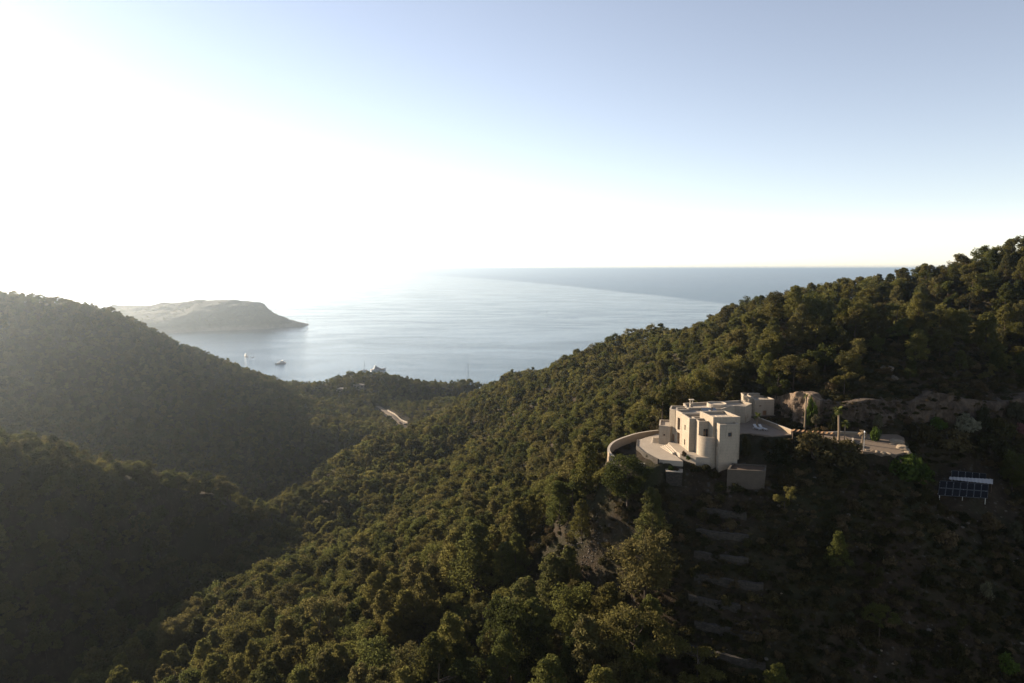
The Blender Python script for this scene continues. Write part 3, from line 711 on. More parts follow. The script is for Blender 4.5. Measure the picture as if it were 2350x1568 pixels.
# undergrowth
SHR = [shrub_mesh(700 + i, 16, 44, .15, M['shrub'] if i < 4 else M['drybush']) for i in range(6)]
ux, uy = jitter_grid(-110, 150, 74, 215, 1.02); usz = .42 + 1.3 * rng.random(ux.size) ** 2.4
nb_ = NOBUILD[0]; NOBUILD.pop(0); uok, uz, upx, upy, uf = scatter(ux, uy, usz * 1.1, False)
ugap = vnoise(ux, uy, 1/9, 21) + .5 * vnoise(ux, uy, 1/4, 22)
ugx, ugy, _ = project(ux, uy, uz)
rocky = vnoise(ux, uy, 1/11, 23) > .5
uok &= (ugap > -1.15) & (rng.random(ux.size) < np.where(rocky & (uy < 130), .3, .95)) & ~((ugx > 1570) & (ugx < 1745) & (ugy > 1075) & (ugy < 1435) & (rng.random(ux.size) < .12))
uok &= ~((ux > 57) & (np.abs(uy - np.interp(ux, [57.6, 58.6, 60.8, 66, 72, 80, 90, 100, 112, 126], [151, 147, 140.2, 136, 135.4, 135, 135.2, 136.2, 138.2, 141])) < .9))
uok &= ~(poly_dist(ux, uy, SOLAR) < .3)
uok &= visible(ux, uy, uz + usz, 2.0)
ux, uy, uz, usz = ux[uok], uy[uok], uz[uok], usz[uok]
gn_stuff('undergrowth', np.c_[ux, uy, uz - .1], rng.random(ux.size) * 6.28, np.c_[usz, usz, usz * rng.uniform(.7, 1.3, ux.size)], rng.choice(6, ux.size, p=[.2, .2, .18, .18, .12, .12]), SHR, 'low dark maquis undergrowth on the near slopes', 'undergrowth')
# scrub and small pines on the headland
hz = HZ.ravel(); hx_ = HX.ravel(); hy_ = HY.ravel(); hs = np.nonzero((hz > 9) & (rng.random(hz.size) < .30) & (hy_ < 2200))[0]
hs = hs[(vnoise(hx_[hs], hy_[hs], 1/40, 31) > -.4)]
hsz = rng.uniform(.28, .62, len(hs))
gn_stuff('headland_scrub', np.c_[hx_[hs] + rng.uniform(-3, 3, len(hs)), hy_[hs] + rng.uniform(-3, 3, len(hs)), hz[hs] - 1.8], rng.random(len(hs)) * 6.28, np.c_[hsz * 1.7, hsz * 1.7, hsz], rng.integers(0, len(PINE_FAR), len(hs)), [p[1] for p in PINE_FAR], 'scrub and stunted pines on the headland', 'scrub')
print('undergrowth', ux.size, 'headland', len(hs))
# ------------------------------------------------------------------ villa
def ccw(p):
    a = sum(p[i][0] * p[(i+1) % len(p)][1] - p[(i+1) % len(p)][0] * p[i][1] for i in range(len(p)))
    return list(p) if a > 0 else list(p)[::-1]
def inset(poly, t):
    n = len(poly); out = []
    for i in range(n):
        p0, p1, p2 = (Vector(poly[(i + k) % n][:2]) for k in (-1, 0, 1))
        d1 = (p1 - p0).normalized(); d2 = (p2 - p1).normalized(); n1 = Vector((-d1.y, d1.x)); n2 = Vector((-d2.y, d2.x))
        b = n1 + n2; k = max(.35, b.dot(n1)); out.append(tuple(p1 + b * (t / k)))
    return out
def opening_parts(parent, c, along, out, w, z0, z1, depth, kind):
    """frame and pane (or leaf) set back in a wall opening; c is the middle of the opening on the wall face"""
    c = Vector(c); a = Vector(along); o = Vector(out); ci = c - o * depth
    fr = MB(); b = .07
    def vb(s0, s1, za, zb, t0, t1, mb):
        pts = []
        for z in (za, zb):
            for s, t in ((s0, t0), (s1, t0), (s1, t1), (s0, t1)):
                q = ci + a * s + o * t; pts.append((q.x, q.y, z))
        mb.add(pts, [(3,2,1,0),(4,5,6,7),(0,1,5,4),(1,2,6,5),(2,3,7,6),(3,0,4,7)])
    vb(-w/2, -w/2 + b, z0, z1, 0, .07, fr); vb(w/2 - b, w/2, z0, z1, 0, .07, fr); vb(-w/2 + b, w/2 - b, z1 - b, z1, 0, .07, fr); vb(-w/2 + b, w/2 - b, z0, z0 + b, 0, .07, fr)
    if w > .75: vb(-.03, .03, z0 + b, z1 - b, 0, .06, fr)
    pn = MB(); vb(-w/2 + b, w/2 - b, z0 + b, z1 - b, -.02, .02, pn)
    f = fr.build('door_frame' if kind == 'door' else 'window', M['shutter'] if kind != 'dark' else M['darkwood'], parent)
    pn.build('door_leaf' if kind == 'door' else 'pane', M['shutter'] if kind == 'door' else M['glass'], f)
def block(parent, poly, z0, z1, parapet=.42, th=.26, openings=(), name='wall', roofname='roof', mat=None, cope=True, floor=None):
    poly = ccw(poly); n = len(poly); mb = MB(); ins = inset(poly, th)
    for i in range(n):
        p0 = Vector(poly[i]); p1 = Vector(poly[(i+1) % n]); e = p1 - p0; Lh = e.length; a = e / Lh; o = Vector((a.y, -a.x))
        ops = []
        for (ox, oy, w, za, zb, dep, kind) in openings:
            q = Vector((ox, oy)) - p0; s = q.dot(a); dist = abs(q.dot(o))
            if 0 < s < Lh and dist < .35: ops.append((max(.02, s - w/2), min(Lh - .02, s + w/2), za, zb, dep, kind))
        us = sorted({0, Lh} | {x for op in ops for x in op[:2]}); zs = sorted({z0, z1} | {x for op in ops for x in op[2:4]})
        P = lambda s, z, d=0: (p0.x + a.x * s - o.x * d, p0.y + a.y * s - o.y * d, z)
        for k in range(len(us) - 1):
            for m in range(len(zs) - 1):
                mu = (us[k] + us[k+1]) / 2; mz = (zs[m] + zs[m+1]) / 2
                if any(op[0] < mu < op[1] and op[2] < mz < op[3] for op in ops): continue
                mb.add([P(us[k], zs[m]), P(us[k+1], zs[m]), P(us[k+1], zs[m+1]), P(us[k], zs[m+1])], [(0, 1, 2, 3)])
        for (s0, s1, za, zb, dep, kind) in ops:
            mb.add([P(s0, za), P(s1, za), P(s1, zb), P(s0, zb), P(s0, za, dep), P(s1, za, dep), P(s1, zb, dep), P(s0, zb, dep)],
                   [(0, 4, 5, 1), (1, 5, 6, 2), (2, 6, 7, 3), (3, 7, 4, 0), (4, 7, 6, 5)])
            mid = (s0 + s1) / 2; opening_parts(parent, (p0 + a * mid), a, o, s1 - s0, za, zb, dep - .1, kind)
    # parapet: top ring and inner faces
    for i in range(n):
        j = (i + 1) % n
        mb.add([(*ins[i], z1), (*ins[j], z1), (*ins[j], z1 - parapet), (*ins[i], z1 - parapet)], [(0, 1, 2, 3)])
        mb.add([(*poly[i], z1), (*poly[j], z1), (*ins[j], z1), (*ins[i], z1)], [(0, 1, 2, 3)])
    mb.build(name, mat or M['plaster'], parent)
    if cope:
        o2 = inset(poly, -.03); i2 = inset(poly, th + .03); cb = MB()
        for i in range(n):
            j = (i + 1) % n
            for (q0, q1, q2, q3) in (((*o2[i], z1+.06), (*o2[j], z1+.06), (*i2[j], z1+.06), (*i2[i], z1+.06)), ((*o2[i], z1+.004), (*o2[j], z1+.004), (*o2[j], z1+.06), (*o2[i], z1+.06)), ((*i2[j], z1+.004), (*i2[i], z1+.004), (*i2[i], z1+.06), (*i2[j], z1+.06)), ((*o2[j], z1+.004), (*o2[i], z1+.004), (*i2[i], z1+.004), (*i2[j], z1+.004))):
                cb.add([q0, q1, q2, q3], [(0, 1, 2, 3)])
        cb.build('coping', M['coping'], parent)
    r = MB(); i3 = inset(poly, th - .02); r.add([(*p, z1 - parapet + .005) for p in i3], [tuple(range(n))]); r.build(roofname, floor or M['roof'], parent)
villa = empty('villa', (37, 127, 145.2), 0, 'flat roofed beige villa of stacked blocks with a rounded balcony on the hillside terrace', 'house')
bpy.context.view_layer.update()
class _V:   # children keep world coordinates: parent without offset
    pass
villa.location = (0, 0, 0)
ZT = 151.6
# front living block with the tall door and shutters on its sunny side
block(villa, [(33.83,127.9),(33.50,132.1),(39.5,132.1),(39.5,128.2),(34.9,127.85)], 143.2, ZT, .45, .26,
      [(33.64,130.3,.62,148.84,149.88,.35,'window'),(33.64,130.3,.6,145.89,146.98,.35,'window')])
block(villa, [(33.50,132.13),(32.90,134.9),(33.6,137.6),(39.8,137.6),(39.8,132.13)], 143.2, ZT + .12, .40, .26,
      [(33.22,133.5,1.1,148.1,150.53,.45,'window'),(33.24,133.5,1.15,145.22,147.55,.5,'door')])
# stair tower
block(villa, [(31.98,136.3),(32.80,135.05),(35.9,136.0),(35.9,139.2),(33.0,139.4)], 143.2, ZT + .14, .40, .24,
      [(32.62,135.42,.62,144.9,146.8,.4,'door')])
# single storey annex by the steps
block(villa, [(29.95,136.45),(31.98,135.35),(34.2,137.2),(34.2,141.2),(31.2,141.6)], 143.4, 148.3, .22, .24,
      [(30.92,135.95,.38,146.28,146.65,.3,'window')])
# balcony block
block(villa, [(35.12,125.95),(38.2,126.15),(38.2,130.1),(34.85,130.1)], 143.2, ZT - .12, .38, .24,
      [(36.5,126.04,.95,147.9,150.08,.35,'window')])
# corner block with the square window
block(villa, [(38.02,122.6),(41.58,123.05),(41.5,126.6),(37.66,126.6)], 139.0, ZT + .05, .40, .24,
      [(40.02,122.86,.75,149.33,150.15,.28,'window'),(37.86,124.7,.5,149.1,149.94,.25,'window'),(37.95,123.6,.35,147.19,147.8,.25,'window'),(37.95,123.6,.3,145.6,146.2,.25,'window')])
# tallest block
block(villa, [(37.32,124.4),(42.4,124.62),(41.25,130.2),(36.28,129.7)], 139.2, ZT + 1.02, .45, .26)
# low wing round the plaza
block(villa, [(36.4,142.9),(35.9,138.4),(42.6,136.8),(45.2,139.6),(46.5,140.3),(48.4,139.4),(50.8,142.5),(49.6,146.0)], 146.5, ZT, .42, .26,
      [(48.75,139.85,.55,148.2,149.5,.3,'door'),(49.5,140.8,.4,148.76,149.78,.25,'window')])
# rounded balcony wall
bw = MB(); N_ = 22; cx, cy, rr_ = 37.05, 126.0, 2.1
A0, A1 = PI * 1.0, PI * 1.62
for ro, zr in ((rr_, None),):
    for i in range(N_):
        t0 = A0 + (A1 - A0) * i / N_; t1 = A0 + (A1 - A0) * (i + 1) / N_
        def cp(r, t, z): return (cx + r * math.cos(t), cy + r * math.sin(t), z)
        ri = rr_ - .2
        bw.add([cp(rr_, t0, 143), cp(rr_, t1, 143), cp(rr_, t1, 148.98), cp(rr_, t0, 148.98), cp(ri, t0, 148.98), cp(ri, t1, 148.98), cp(ri, t1, 147.85), cp(ri, t0, 147.85)],
               [(0, 1, 2, 3), (3, 2, 5, 4), (4, 5, 6, 7)])
bw.build('balcony_wall', M['plaster'], villa, True).data.polygons.foreach_set('use_smooth', [k % 3 == 0 for k in range(N_ * 3)])
fl = MB(); fl.prism([(cx + (rr_ - .19) * math.cos(A0 + (A1 - A0) * i / N_), cy + (rr_ - .19) * math.sin(A0 + (A1 - A0) * i / N_)) for i in range(N_ + 1)] + [(37.6, 126.0)], 147.6, 147.86); fl.build('balcony_floor', M['paving'], villa)
# roof drum, chimney, flue, skylight
dr = MB(); dcx, dcy, dR = 43.0, 141.3, 2.0
for i in range(28):
    t0 = 2*PI*i/28; t1 = 2*PI*(i+1)/28; c_ = lambda r, t, z: (dcx + r * math.cos(t), dcy + r * math.sin(t), z)
    dr.add([c_(dR, t0, 151.1), c_(dR, t1, 151.1), c_(dR, t1, 152.0), c_(dR, t0, 152.0), c_(dR-.2, t0, 152.0), c_(dR-.2, t1, 152.0), c_(dR-.2, t1, 151.72), c_(dR-.2, t0, 151.72)], [(0,1,2,3),(3,2,5,4),(4,5,6,7)])
dr.add([(dcx + (dR-.19) * math.cos(2*PI*i/28), dcy + (dR-.19) * math.sin(2*PI*i/28), 151.73) for i in range(28)], [tuple(range(28))])
dr.build('roof_drum', M['coping'], villa)
ch = MB(); ch.box(36.95, 139.4, 151.0, 37.55, 140.0, 152.3); c_o = ch.build('chimney', M['plaster'], villa)
cc = MB(); cc.box(36.8, 139.25, 152.95, 37.75, 140.15, 153.07)
for sx in (37.0, 37.5):
    for sy in (139.45, 139.95): cc.box(sx - .04, sy - .04, 152.3, sx + .04, sy + .04, 152.95)
cc.build('chimney_cap', M['coping'], c_o)
fp = MB(); fp.tube([(39.05, 131.4, 151.3), (39.05, 131.4, 152.9)], .12, 10); fl_ = fp.build('flue', M['iron'], villa)
fp = MB(); fp.tube([(39.05, 131.4, 152.9), (39.05, 131.4, 152.98), (39.05, 131.4, 153.2)], [.2, .22, .06], 10); fp.build('flue_cap', M['iron'], fl_)
sk = MB(); sk.add([(38.3,134.3,151.38),(41.2,134.3,151.38),(41.2,136.4,151.38),(38.3,136.4,151.38),(38.3,134.3,151.62),(41.2,134.3,151.62),(41.2,136.4,152.0),(38.3,136.4,152.0)], [(4,5,6,7),(0,1,5,4),(1,2,6,5),(2,3,7,6),(3,0,4,7)])
sk.build('skylight', M['boatglass'], villa)
sb = MB()
for i in range(3): sb.box(38.6 + i * .95, 126.0, 152.2, 39.4 + i * .95, 127.8, 152.32)
sb.build('roof_hatch', M['coping'], villa)
rl = MB()
for z_ in (149.2, 149.5): rl.bar((31.3, 141.3, z_ - .6), (29.4, 142.6, z_ - .6), .04, .04)
rl.build('cable', M['iron'], villa)

# outbuilding beyond the plaza
ob = empty('outbuilding', (0, 0, 0), 0, 'small flat roofed beige outbuilding behind the plaza against the lit rock', 'outbuilding')
block(ob, [(53.25,146.95),(57.6,147.7),(57.2,152.3),(53.0,151.6)], 146.8, 151.5, .25, .24, [(54.3,147.13,.55,150.05,150.3,.2,'window'),(55.4,147.32,.9,147.0,149.1,.3,'door')])
block(ob, [(51.8,150.7),(52.35,148.2),(53.22,148.35),(53.0,151.2),(53.6,152.6),(56.2,152.7),(56.0,153.6),(52.2,153.6)], 146.8, 151.85, .3, .22)

# ------------------------------------------------------------------ terraces, steps, plaza, yard
def slab(name, poly, z0, z1, mat, label, cat='terrace', kind='structure'):
    o = MB().prism(ccw(poly), z0, z1).build(name, mat); return tag(o, label, cat, kind=kind)
LOW = [(33.6,145.8),(31.8,145.2),(26.2,139.4),(25.4,134.8),(25.9,130.2),(26.9,126.7),(27.6,125.0),(28.7,124.5),(31.75,123.7),(31.3,128.1),(31.4,134.6),(33.4,138.0)]
slab('terrace', LOW, 143.5, 144.5, M['paving'], 'pale paved lower terrace in front of the villa')
slab('forecourt', [(31.4,134.6),(31.55,128.4),(31.9,126.6),(34.2,124.0),(36.8,123.7),(37.2,127.2),(35.0,136.6),(33.4,138.0)], 143.4, 145.2, M['paving'], 'upper paved forecourt along the sunny villa wall')
st = empty('steps', (0, 0, 0), 0, 'broad pale stone steps between the lower terrace and the villa forecourt', 'steps')
for i in range(5):
    x0 = 29.75 + i * .36; z1 = 144.62 + i * .115
    st_ = MB().prism([(x0, 134.0 - i*.0), (x0 + 1.15, 128.2), (31.52, 128.3), (31.42, 134.5)] if x0 + 1.15 < 31.5 else [(x0, 134.1), (x0 + .36, 128.25 + (x0 - 30.3) * .5), (31.53, 128.35), (31.42, 134.5)], 144.3, z1)
    st_.build('step', M['coping'], st)
s2 = empty('side_steps', (0, 0, 0), 0, 'short flight of stone steps at the corner of the single storey annex', 'steps')
for i in range(5):
    MB().box(28.7 + i * .12, 137.0 + i * .42, 144.4, 30.9, 137.0 + (i+1) * .42 - .02, 144.62 + i * .15).build('step', M['coping'], s2)
rw = MB().prism(ccw([(27.7,124.9),(28.7,124.55),(31.7,123.75),(31.9,126.5),(34.2,124.05),(36.8,123.75),(37.6,127),(30,130),(27.2,128)]), 136.5, 143.95).build('retaining_wall', M['drystone']); tag(rw, 'stone retaining wall holding up the front corner of the terrace', 'wall')
# small bed with a stone kerb below the terrace tip
pb = empty('planter', (0, 0, 0), 0, 'low walled planting bed at the pointed front of the terrace', 'planter')
pp = ccw([(28.4,122.4),(31.2,121.9),(31.7,123.7),(28.6,124.5)]); MB().prism(pp, 137.0, 142.9).build('wall', M['drystone'], pb)
pi_ = inset(pp, -.05); MB().prism(pi_, 142.9, 143.02).build('coping', M['coping'], pb)
slab('plaza', PLAZA, 146.2, 148.1, M['plaza'], 'paved plaza in the lee of the villa wing', 'plaza')
def wall_run(name, pts, zt, h, th, mat, label, cat='wall', cope=None, group=None):
    """a wall following a polyline; zt a number or one per point"""
    n = len(pts); zs = zt if hasattr(zt, '__len__') else [zt] * n; hs = h if hasattr(h, '__len__') else [h] * n
    lft, rgt = [], []
    for i in range(n):
        d = (Vector(pts[min(i+1, n-1)]) - Vector(pts[max(i-1, 0)])).normalized(); q = Vector((-d.y, d.x)) * th / 2; p = Vector(pts[i])
        lft.append(p + q); rgt.append(p - q)
    def strip(k, base, top):
        mb = MB()
        for i in range(n): pass
        vs = []
        for i in range(n):
            dl = (lft[i] - Vector(pts[i])) * k
            a = Vector(pts[i]) + dl; b = Vector(pts[i]) - dl
            vs += [(a.x, a.y, base[i]), (b.x, b.y, base[i]), (b.x, b.y, top[i]), (a.x, a.y, top[i])]
        fs = []
        for i in range(n - 1):
            o0, o1 = i * 4, i * 4 + 4
            for e, f in ((0, 1), (1, 2), (2, 3), (3, 0)): fs.append((o0 + e, o0 + f, o1 + f, o1 + e))
        fs += [(3, 2, 1, 0), tuple((n-1)*4 + k2 for k2 in (0, 1, 2, 3))]
        return mb.add(vs, fs)
    top = [z for z in zs]; base = [z - hh for z, hh in zip(zs, hs)]
    if cope:
        r = empty(name, (0, 0, 0), 0, label, cat, group)
        strip(1, base, top).build('wall_body', mat, r); strip(1.15, [z for z in top], [z + .08 for z in top]).build('coping', cope, r); return r
    return tag(strip(1, base, top).build(name, mat), label, cat, group)
def smooth_pts(p, k=6):
    out = []
    for i in range(len(p) - 1):
        a, b, c, d = (np.array(p[max(0, min(len(p)-1, i + q))]) for q in (-1, 0, 1, 2))
        for t in np.arange(k) / k: out.append(tuple(.5 * ((2*b) + (c-a)*t + (2*a-5*b+4*c-d)*t*t + (3*b-a-3*c+d)*t**3)))
    return out + [tuple(p[-1])]
CW = smooth_pts(CURVE[1:], 5)
wall_run('curved_wall', CW, [145.0 - .28 * i / len(CW) for i in range(len(CW))], 5.2, .42, M['render'], 'long curved earth coloured wall sweeping round the terrace garden', 'wall', M['coping'])
wall_run('garden_edging', [(26.2,139.6),(25.2,134.8),(25.7,130.2),(26.7,126.6),(27.4,124.8)], 144.62, 1.6, .3, M['drystone'], 'low rubble edging between the paved terrace and the sunken garden', 'wall')
wall_run('plaza_wall', [(51.6,142.0),(51.9,140.8),(53.2,135.0),(54.25,129.8)], 148.9, 2.0, .3, M['render'], 'low rendered wall along the far edge of the plaza', 'wall', M['coping'])
wall_run('yard_wall', [(61.6,131.9),(65.2,132.6),(68.3,131.9)], 147.95, 1.4, .35, M['render'], 'low wall along the back of the gravel yard behind the tall palm', 'wall', M['coping'])
wall_run('pergola_wall', [(56.2,124.6),(59.0,123.9),(61.9,123.0)], 147.2, 2.2, .35, M['render'], 'low brown wall in front of the timber pergola', 'wall')
wall_run('yard_end_wall', [(62.6,124.6),(63.4,124.5),(65.3,128.2)], 147.75, 1.4, .3, M['render'], 'short stepped wall at the gravel yard beside the palms', 'wall', M['coping'])
YD = [(60.8,131.6),(60.4,125.6),(62.6,124.6),(62.8,119.5),(64,119.0),(67.4,117.4),(70.8,119.4),(72.2,122.5),(75.9,129.5),(76.1,132.2),(64.5,132.8)]
slab('gravel_yard', YD, 146.4, 147.5, M['gravel'], 'sunlit gravel yard beside the rock cutting', 'yard')

# cistern below the villa and the stepped terrace walls under it
cs = empty('cistern', (0, 0, 0), 0, 'square walled cistern terrace below the villa corner', 'cistern')
cp_ = ccw([(38.3,118.4),(44.7,117.4),(46.3,121.2),(40.3,122.3)])
block(cs, cp_, 139.0, 144.55, .3, .3, (), 'wall', 'floor', M['oldrender'], False, M['soilbed'])
g_ = 'dry stone walls of the stepped terraces below the villa'
names_ = ['topmost, directly under the cistern', 'second below the cistern', 'third below the cistern', 'fourth below the cistern', 'fifth below the cistern', 'sixth below the cistern', 'seventh below the cistern', 'lowest']
lv = sorted({int(k) for k in range(0, 9)}, reverse=True); nw = 0
for k in lv:
    zt_ = TZ0 + TSTEP * (k + 1); yk = 97 + 3.35 * k; yk = min(yk, 116); xa = 26.2 + (yk - 97) * .25 + random.uniform(0, 2.0); xb = xa + random.uniform(8, 11); pts = []
    Ys = np.arange(90, 118, .1)
    for x in np.arange(xa, xb, .9):
        zz = base_h(np.full(Ys.shape, x), Ys) + .5 * vnoise(np.full(Ys.shape, x), Ys, 1/9, 61)
        c_ = np.nonzero(zz >= TZ0 + TSTEP * (k + .88))[0]
        if len(c_) and c_[0] > 0: pts.append((float(x), float(Ys[c_[0]])))
    if len(pts) < 5 or nw >= 8: continue
    tops = [zt_ + .03 + .22 * random.random() ** 2 for _ in pts]
    wall_run('terrace_wall', [(p[0], p[1] - .15) for p in pts], tops, 2.2, .55, M['drystone'], 'old dry stone terrace wall, ' + names_[nw], 'wall', None, g_); nw += 1

# rock cutting behind the yard
CLIFFV = []
def cliff():
    base = [(57.6,155.0),(57.8,151.0),(58.6,147.0),(59.6,143.5),(60.8,140.2),(62.6,137.4),(66,136.0),(72,135.4),(80,135.0),(90,135.2),(100,136.2),(112,138.2),(126,141)]
    topz = [151.6,151.9,152.8,153.7,153.9,153.4,153.0,153.9,154.2,154.3,154.2,153.9,153.6]
    pts = smooth_pts(base, 14); s = np.linspace(0, len(base) - 1, len(pts)); tz = np.interp(s, range(len(base)), topz)
    V_, rows_ = [], 16; n = len(pts); P_ = np.array(pts)
    d = np.gradient(P_, axis=0); d /= np.linalg.norm(d, axis=1)[:, None]; out = np.c_[d[:, 1], -d[:, 0]] * -1.0
    # outward is towards the camera / the sun side
    sgn = np.sign((out * (np.array([50.0, 118.0]) - P_)).sum(1)); out *= sgn[:, None]
    cum = np.r_[0, np.cumsum(np.linalg.norm(np.diff(P_, axis=0), axis=1))]
    for r in range(rows_ + 3):
        t = min(r / rows_, 1.0); zz = 147.0 + (tz - 147.0 + 1.3 * vnoise(cum, cum * 0, 1/5.5, 41) + .5 * vnoise(cum, cum * 0, 1/1.7, 45)) * t
        back = 1.5 * t ** 1.3 + (.9 * max(0, r - rows_)) * 1.6
        dis = .9 * vnoise(cum, zz * .6, 1/2.6, 42) + .6 * np.abs(vnoise(cum, zz * .5, 1/1.1, 43)) + .28 * vnoise(cum, zz, 1/.5, 44)
        q = P_ + out * (dis + .3 - back)[:, None]
        if r > rows_: zz = np.maximum(zz - .15, zat(q[:, 0], q[:, 1]) - .1 * (r - rows_))
        V_.append(np.c_[q, zz])
    V_ = np.concatenate(V_); I, J = np.meshgrid(np.arange(n - 1), np.arange(rows_ + 2)); b = (J * n + I).ravel()
    o = link('rock_cutting', np_mesh('rock_cutting', V_, np.c_[b, b+1, b+n+1, b+n], [M['cliff'], M['cliffshade']], (I.ravel() > 5 * 14).astype(int)))
    CLIFFV.append(V_.reshape(-1, n, 3)); tag(o, 'rough cut limestone face behind the outbuilding and the yard', 'rock face', kind='structure')
cliff()
cv = CLIFFV[0]; rs = np.random.default_rng(77); ci = rs.integers(5 * 14 + 4, cv.shape[1], 260); cr_ = rs.integers(2, 18, 260); cp3 = cv[cr_, ci]; cs3 = .25 + .6 * rs.random(260) ** 2
gn_stuff('cliff_scrub', cp3 + np.array([0, -.1, -.1]), rs.random(260) * 6.28, np.c_[cs3, cs3, cs3], rs.integers(0, 6, 260), SHR, 'scrub rooted in the ledges of the rock cutting', 'scrub')

# road on the far saddle
rp = smooth_pts([(p[0], p[1], p[2]) for p in ROAD], 6)
vs, fs = [], []
for i, p in enumerate(rp):
    a = Vector(rp[min(i+1, len(rp)-1)][:2]) - Vector(rp[max(i-1, 0)][:2]); q = Vector((-a.y, a.x)).normalized() * 1.8
    vs += [(p[0] + q.x, p[1] + q.y, p[2]), (p[0] - q.x, p[1] - q.y, p[2]), (p[0] - q.x, p[1] - q.y, p[2] - 4), (p[0] + q.x, p[1] + q.y, p[2] - 4)]
    if i: o1 = i * 4; o0 = o1 - 4; fs += [(o0, o1, o1 + 1, o0 + 1), (o0 + 1, o1 + 1, o1 + 2, o0 + 2), (o1, o0, o0 + 3, o1 + 3)]
tag(mesh_obj('road', vs, fs, M['asphalt']), 'pale track cutting through the pines on the far saddle', 'road', kind='structure')
rside = [Vector(v) for v in vs[0::4]] if vs[0][0] > vs[1][0] else [Vector(v) for v in vs[1::4]]
wall_run('road_wall', [(v.x, v.y) for v in rside[10:]], [v.z + 1.1 for v in rside[10:]], 2.4, .5, M['coping'], 'pale parapet wall along the far track', 'wall')
def far_house(x, y, w, d, h, rz, label):
    z = float(zat(x, y)); r = empty('hillside_house', (x, y, z), rz, label, 'house', 'houses half hidden in the far pines')
    b = MB().box(-w/2, -d/2, -4, w/2, d/2, h); b.build('wall', M['plaster'], r)
    MB().box(-w/2 - .3, -d/2 - .3, h + .003, w/2 + .3, d/2 + .3, h + .35).build('roof', M['coping'], r)
    MB().box(-w/2 + 1, -d/2 - .08, h - 2.2, -w/2 + 2.5, -d/2 + .05, h - .8).build('window', M['glass'], r)
    MB().box(w/2 - 2.6, -d/2 - .08, h - 2.2, w/2 - 1.1, -d/2 + .05, h - .8).build('window', M['glass'], r)
far_house(*at_y(783, 880, 665)[:2], 9, 7, 4.0, .3, 'pale roofed house among the far pines, nearer the big hill')
far_house(*at_y(826, 875, 672)[:2], 11, 7, 4.0, -.2, 'pale flat roofed house among the far pines just under the saddle top')
for (dx, dy, lab) in ((884, 967, 'white canopy among the pines below the far track, the upper one'), (890, 975, 'white canopy among the pines below the far track, the lower one')):
    x, y, z = at_y(dx, dy, 545); zg = float(zat(x, y)); c = empty('canopy', (x, y, zg), .2, lab, 'canopy', 'white canopies below the far track')
    hgt = max(3.0, z - zg)
    MB().box(-2.2, -1.6, hgt - .15, 2.2, 1.6, hgt).build('roof', M['sheet'], c)
    for px_ in (-2, 2):
        for py_ in (-1.4, 1.4): MB().box(px_ - .06, py_ - .06, -.5, px_ + .06, py_ + .06, hgt - .15).build('post', M['iron'], c)

# ------------------------------------------------------------------ plaza and yard furniture
def lounger(x, y, z, rz, label):
    r = empty('sun_lounger', (x, y, z), rz, label, 'sun lounger', 'sun loungers on the plaza')
    f = MB()
    for s in (-.3, .3): f.box(-.95, s - .03, .26, .95, s + .03, .32)
    f.box(-.95, -.27, .26, -.89, .27, .32); f.box(.89, -.27, .26, .95, .27, .32); f.build('frame', M['white'], r)
    for lx in (-.8, .8):
        for ly in (-.28, .28): MB().box(lx - .03, ly - .03, 0, lx + .03, ly + .03, .258).build('leg', M['white'], r)
    m = MB(); m.box(-.35, -.31, .325, .98, .31, .43); m.build('mattress', M['cushion'], r)
    b = MB(); b.add([(-.36, -.31, .33), (-.36, .31, .33), (-.98, .31, .85), (-.98, -.31, .85), (-.36, -.31, .45), (-.36, .31, .45), (-.92, .31, .95), (-.92, -.31, .95)], [(0,1,2,3),(7,6,5,4),(0,4,5,1),(1,5,6,2),(2,6,7,3),(3,7,4,0)]); b.build('backrest', M['cushion'], r)
    return r
lounger(48.95, 133.7, 148.1, math.radians(-68), 'white sun lounger on the plaza, the one nearer the villa')
lounger(49.95, 133.5, 148.1, math.radians(-68), 'white sun lounger on the plaza, the one nearer the low wall')
# pergola
pg = empty('pergola', (0, 0, 0), 0, 'timber pergola with broad slanting slats between plaza and yard', 'pergola')
pa0, pa1 = Vector((54.1, 129.4)), Vector((61.0, 126.6)); pd_ = (pa1 - pa0).normalized(); pn = Vector((pd_.y, -pd_.x)) * 1.75; Lp = (pa1 - pa0).length
for k in range(5):
    for off in (.06, .94):
        q = pa0 + pd_ * Lp * (k / 4 * .96 + .02) + pn * off; zb = min(float(zat(q.x, q.y)), 147.5)
        MB().box(q.x - .06, q.y - .06, zb - .3, q.x + .06, q.y + .06, 148.98).build('post', M['darkwood'], pg)
for off in (.04, .96):
    a = pa0 + pn * off; b = pa1 + pn * off; MB().bar((a.x, a.y, 149.04), (b.x, b.y, 149.04), .1, .12).build('beam', M['darkwood'], pg)
for k in range(9):
    a = pa0 + pd_ * Lp * ((k + .35) / 9); b = a + pn + pd_ * -.25; w = pd_ * .30
    sl = MB(); sl.add([(a.x - w.x, a.y - w.y, 149.13), (a.x + w.x, a.y + w.y, 149.33), (b.x + w.x, b.y + w.y, 149.33), (b.x - w.x, b.y - w.y, 149.13), (a.x - w.x, a.y - w.y, 149.10), (a.x + w.x, a.y + w.y, 149.30), (b.x + w.x, b.y + w.y, 149.30), (b.x - w.x, b.y - w.y, 149.10)],
        [(0,1,2,3),(7,6,5,4),(0,4,5,1),(1,5,6,2),(2,6,7,3),(3,7,4,0)]); sl.build('slat', M['wood'], pg)
def pole(x, y, z, h, label):
    r = empty('lamp_pole', (x, y, z), 0, label, 'pole')
    MB().tube([(0, 0, -.5), (0, 0, h)], [.055, .04], 8).build('shaft', M['metal'], r); MB().tube([(0, 0, h - .02), (0, 0, h + .25)], [.12, .05], 8).build('lamp_head', M['metal'], r)
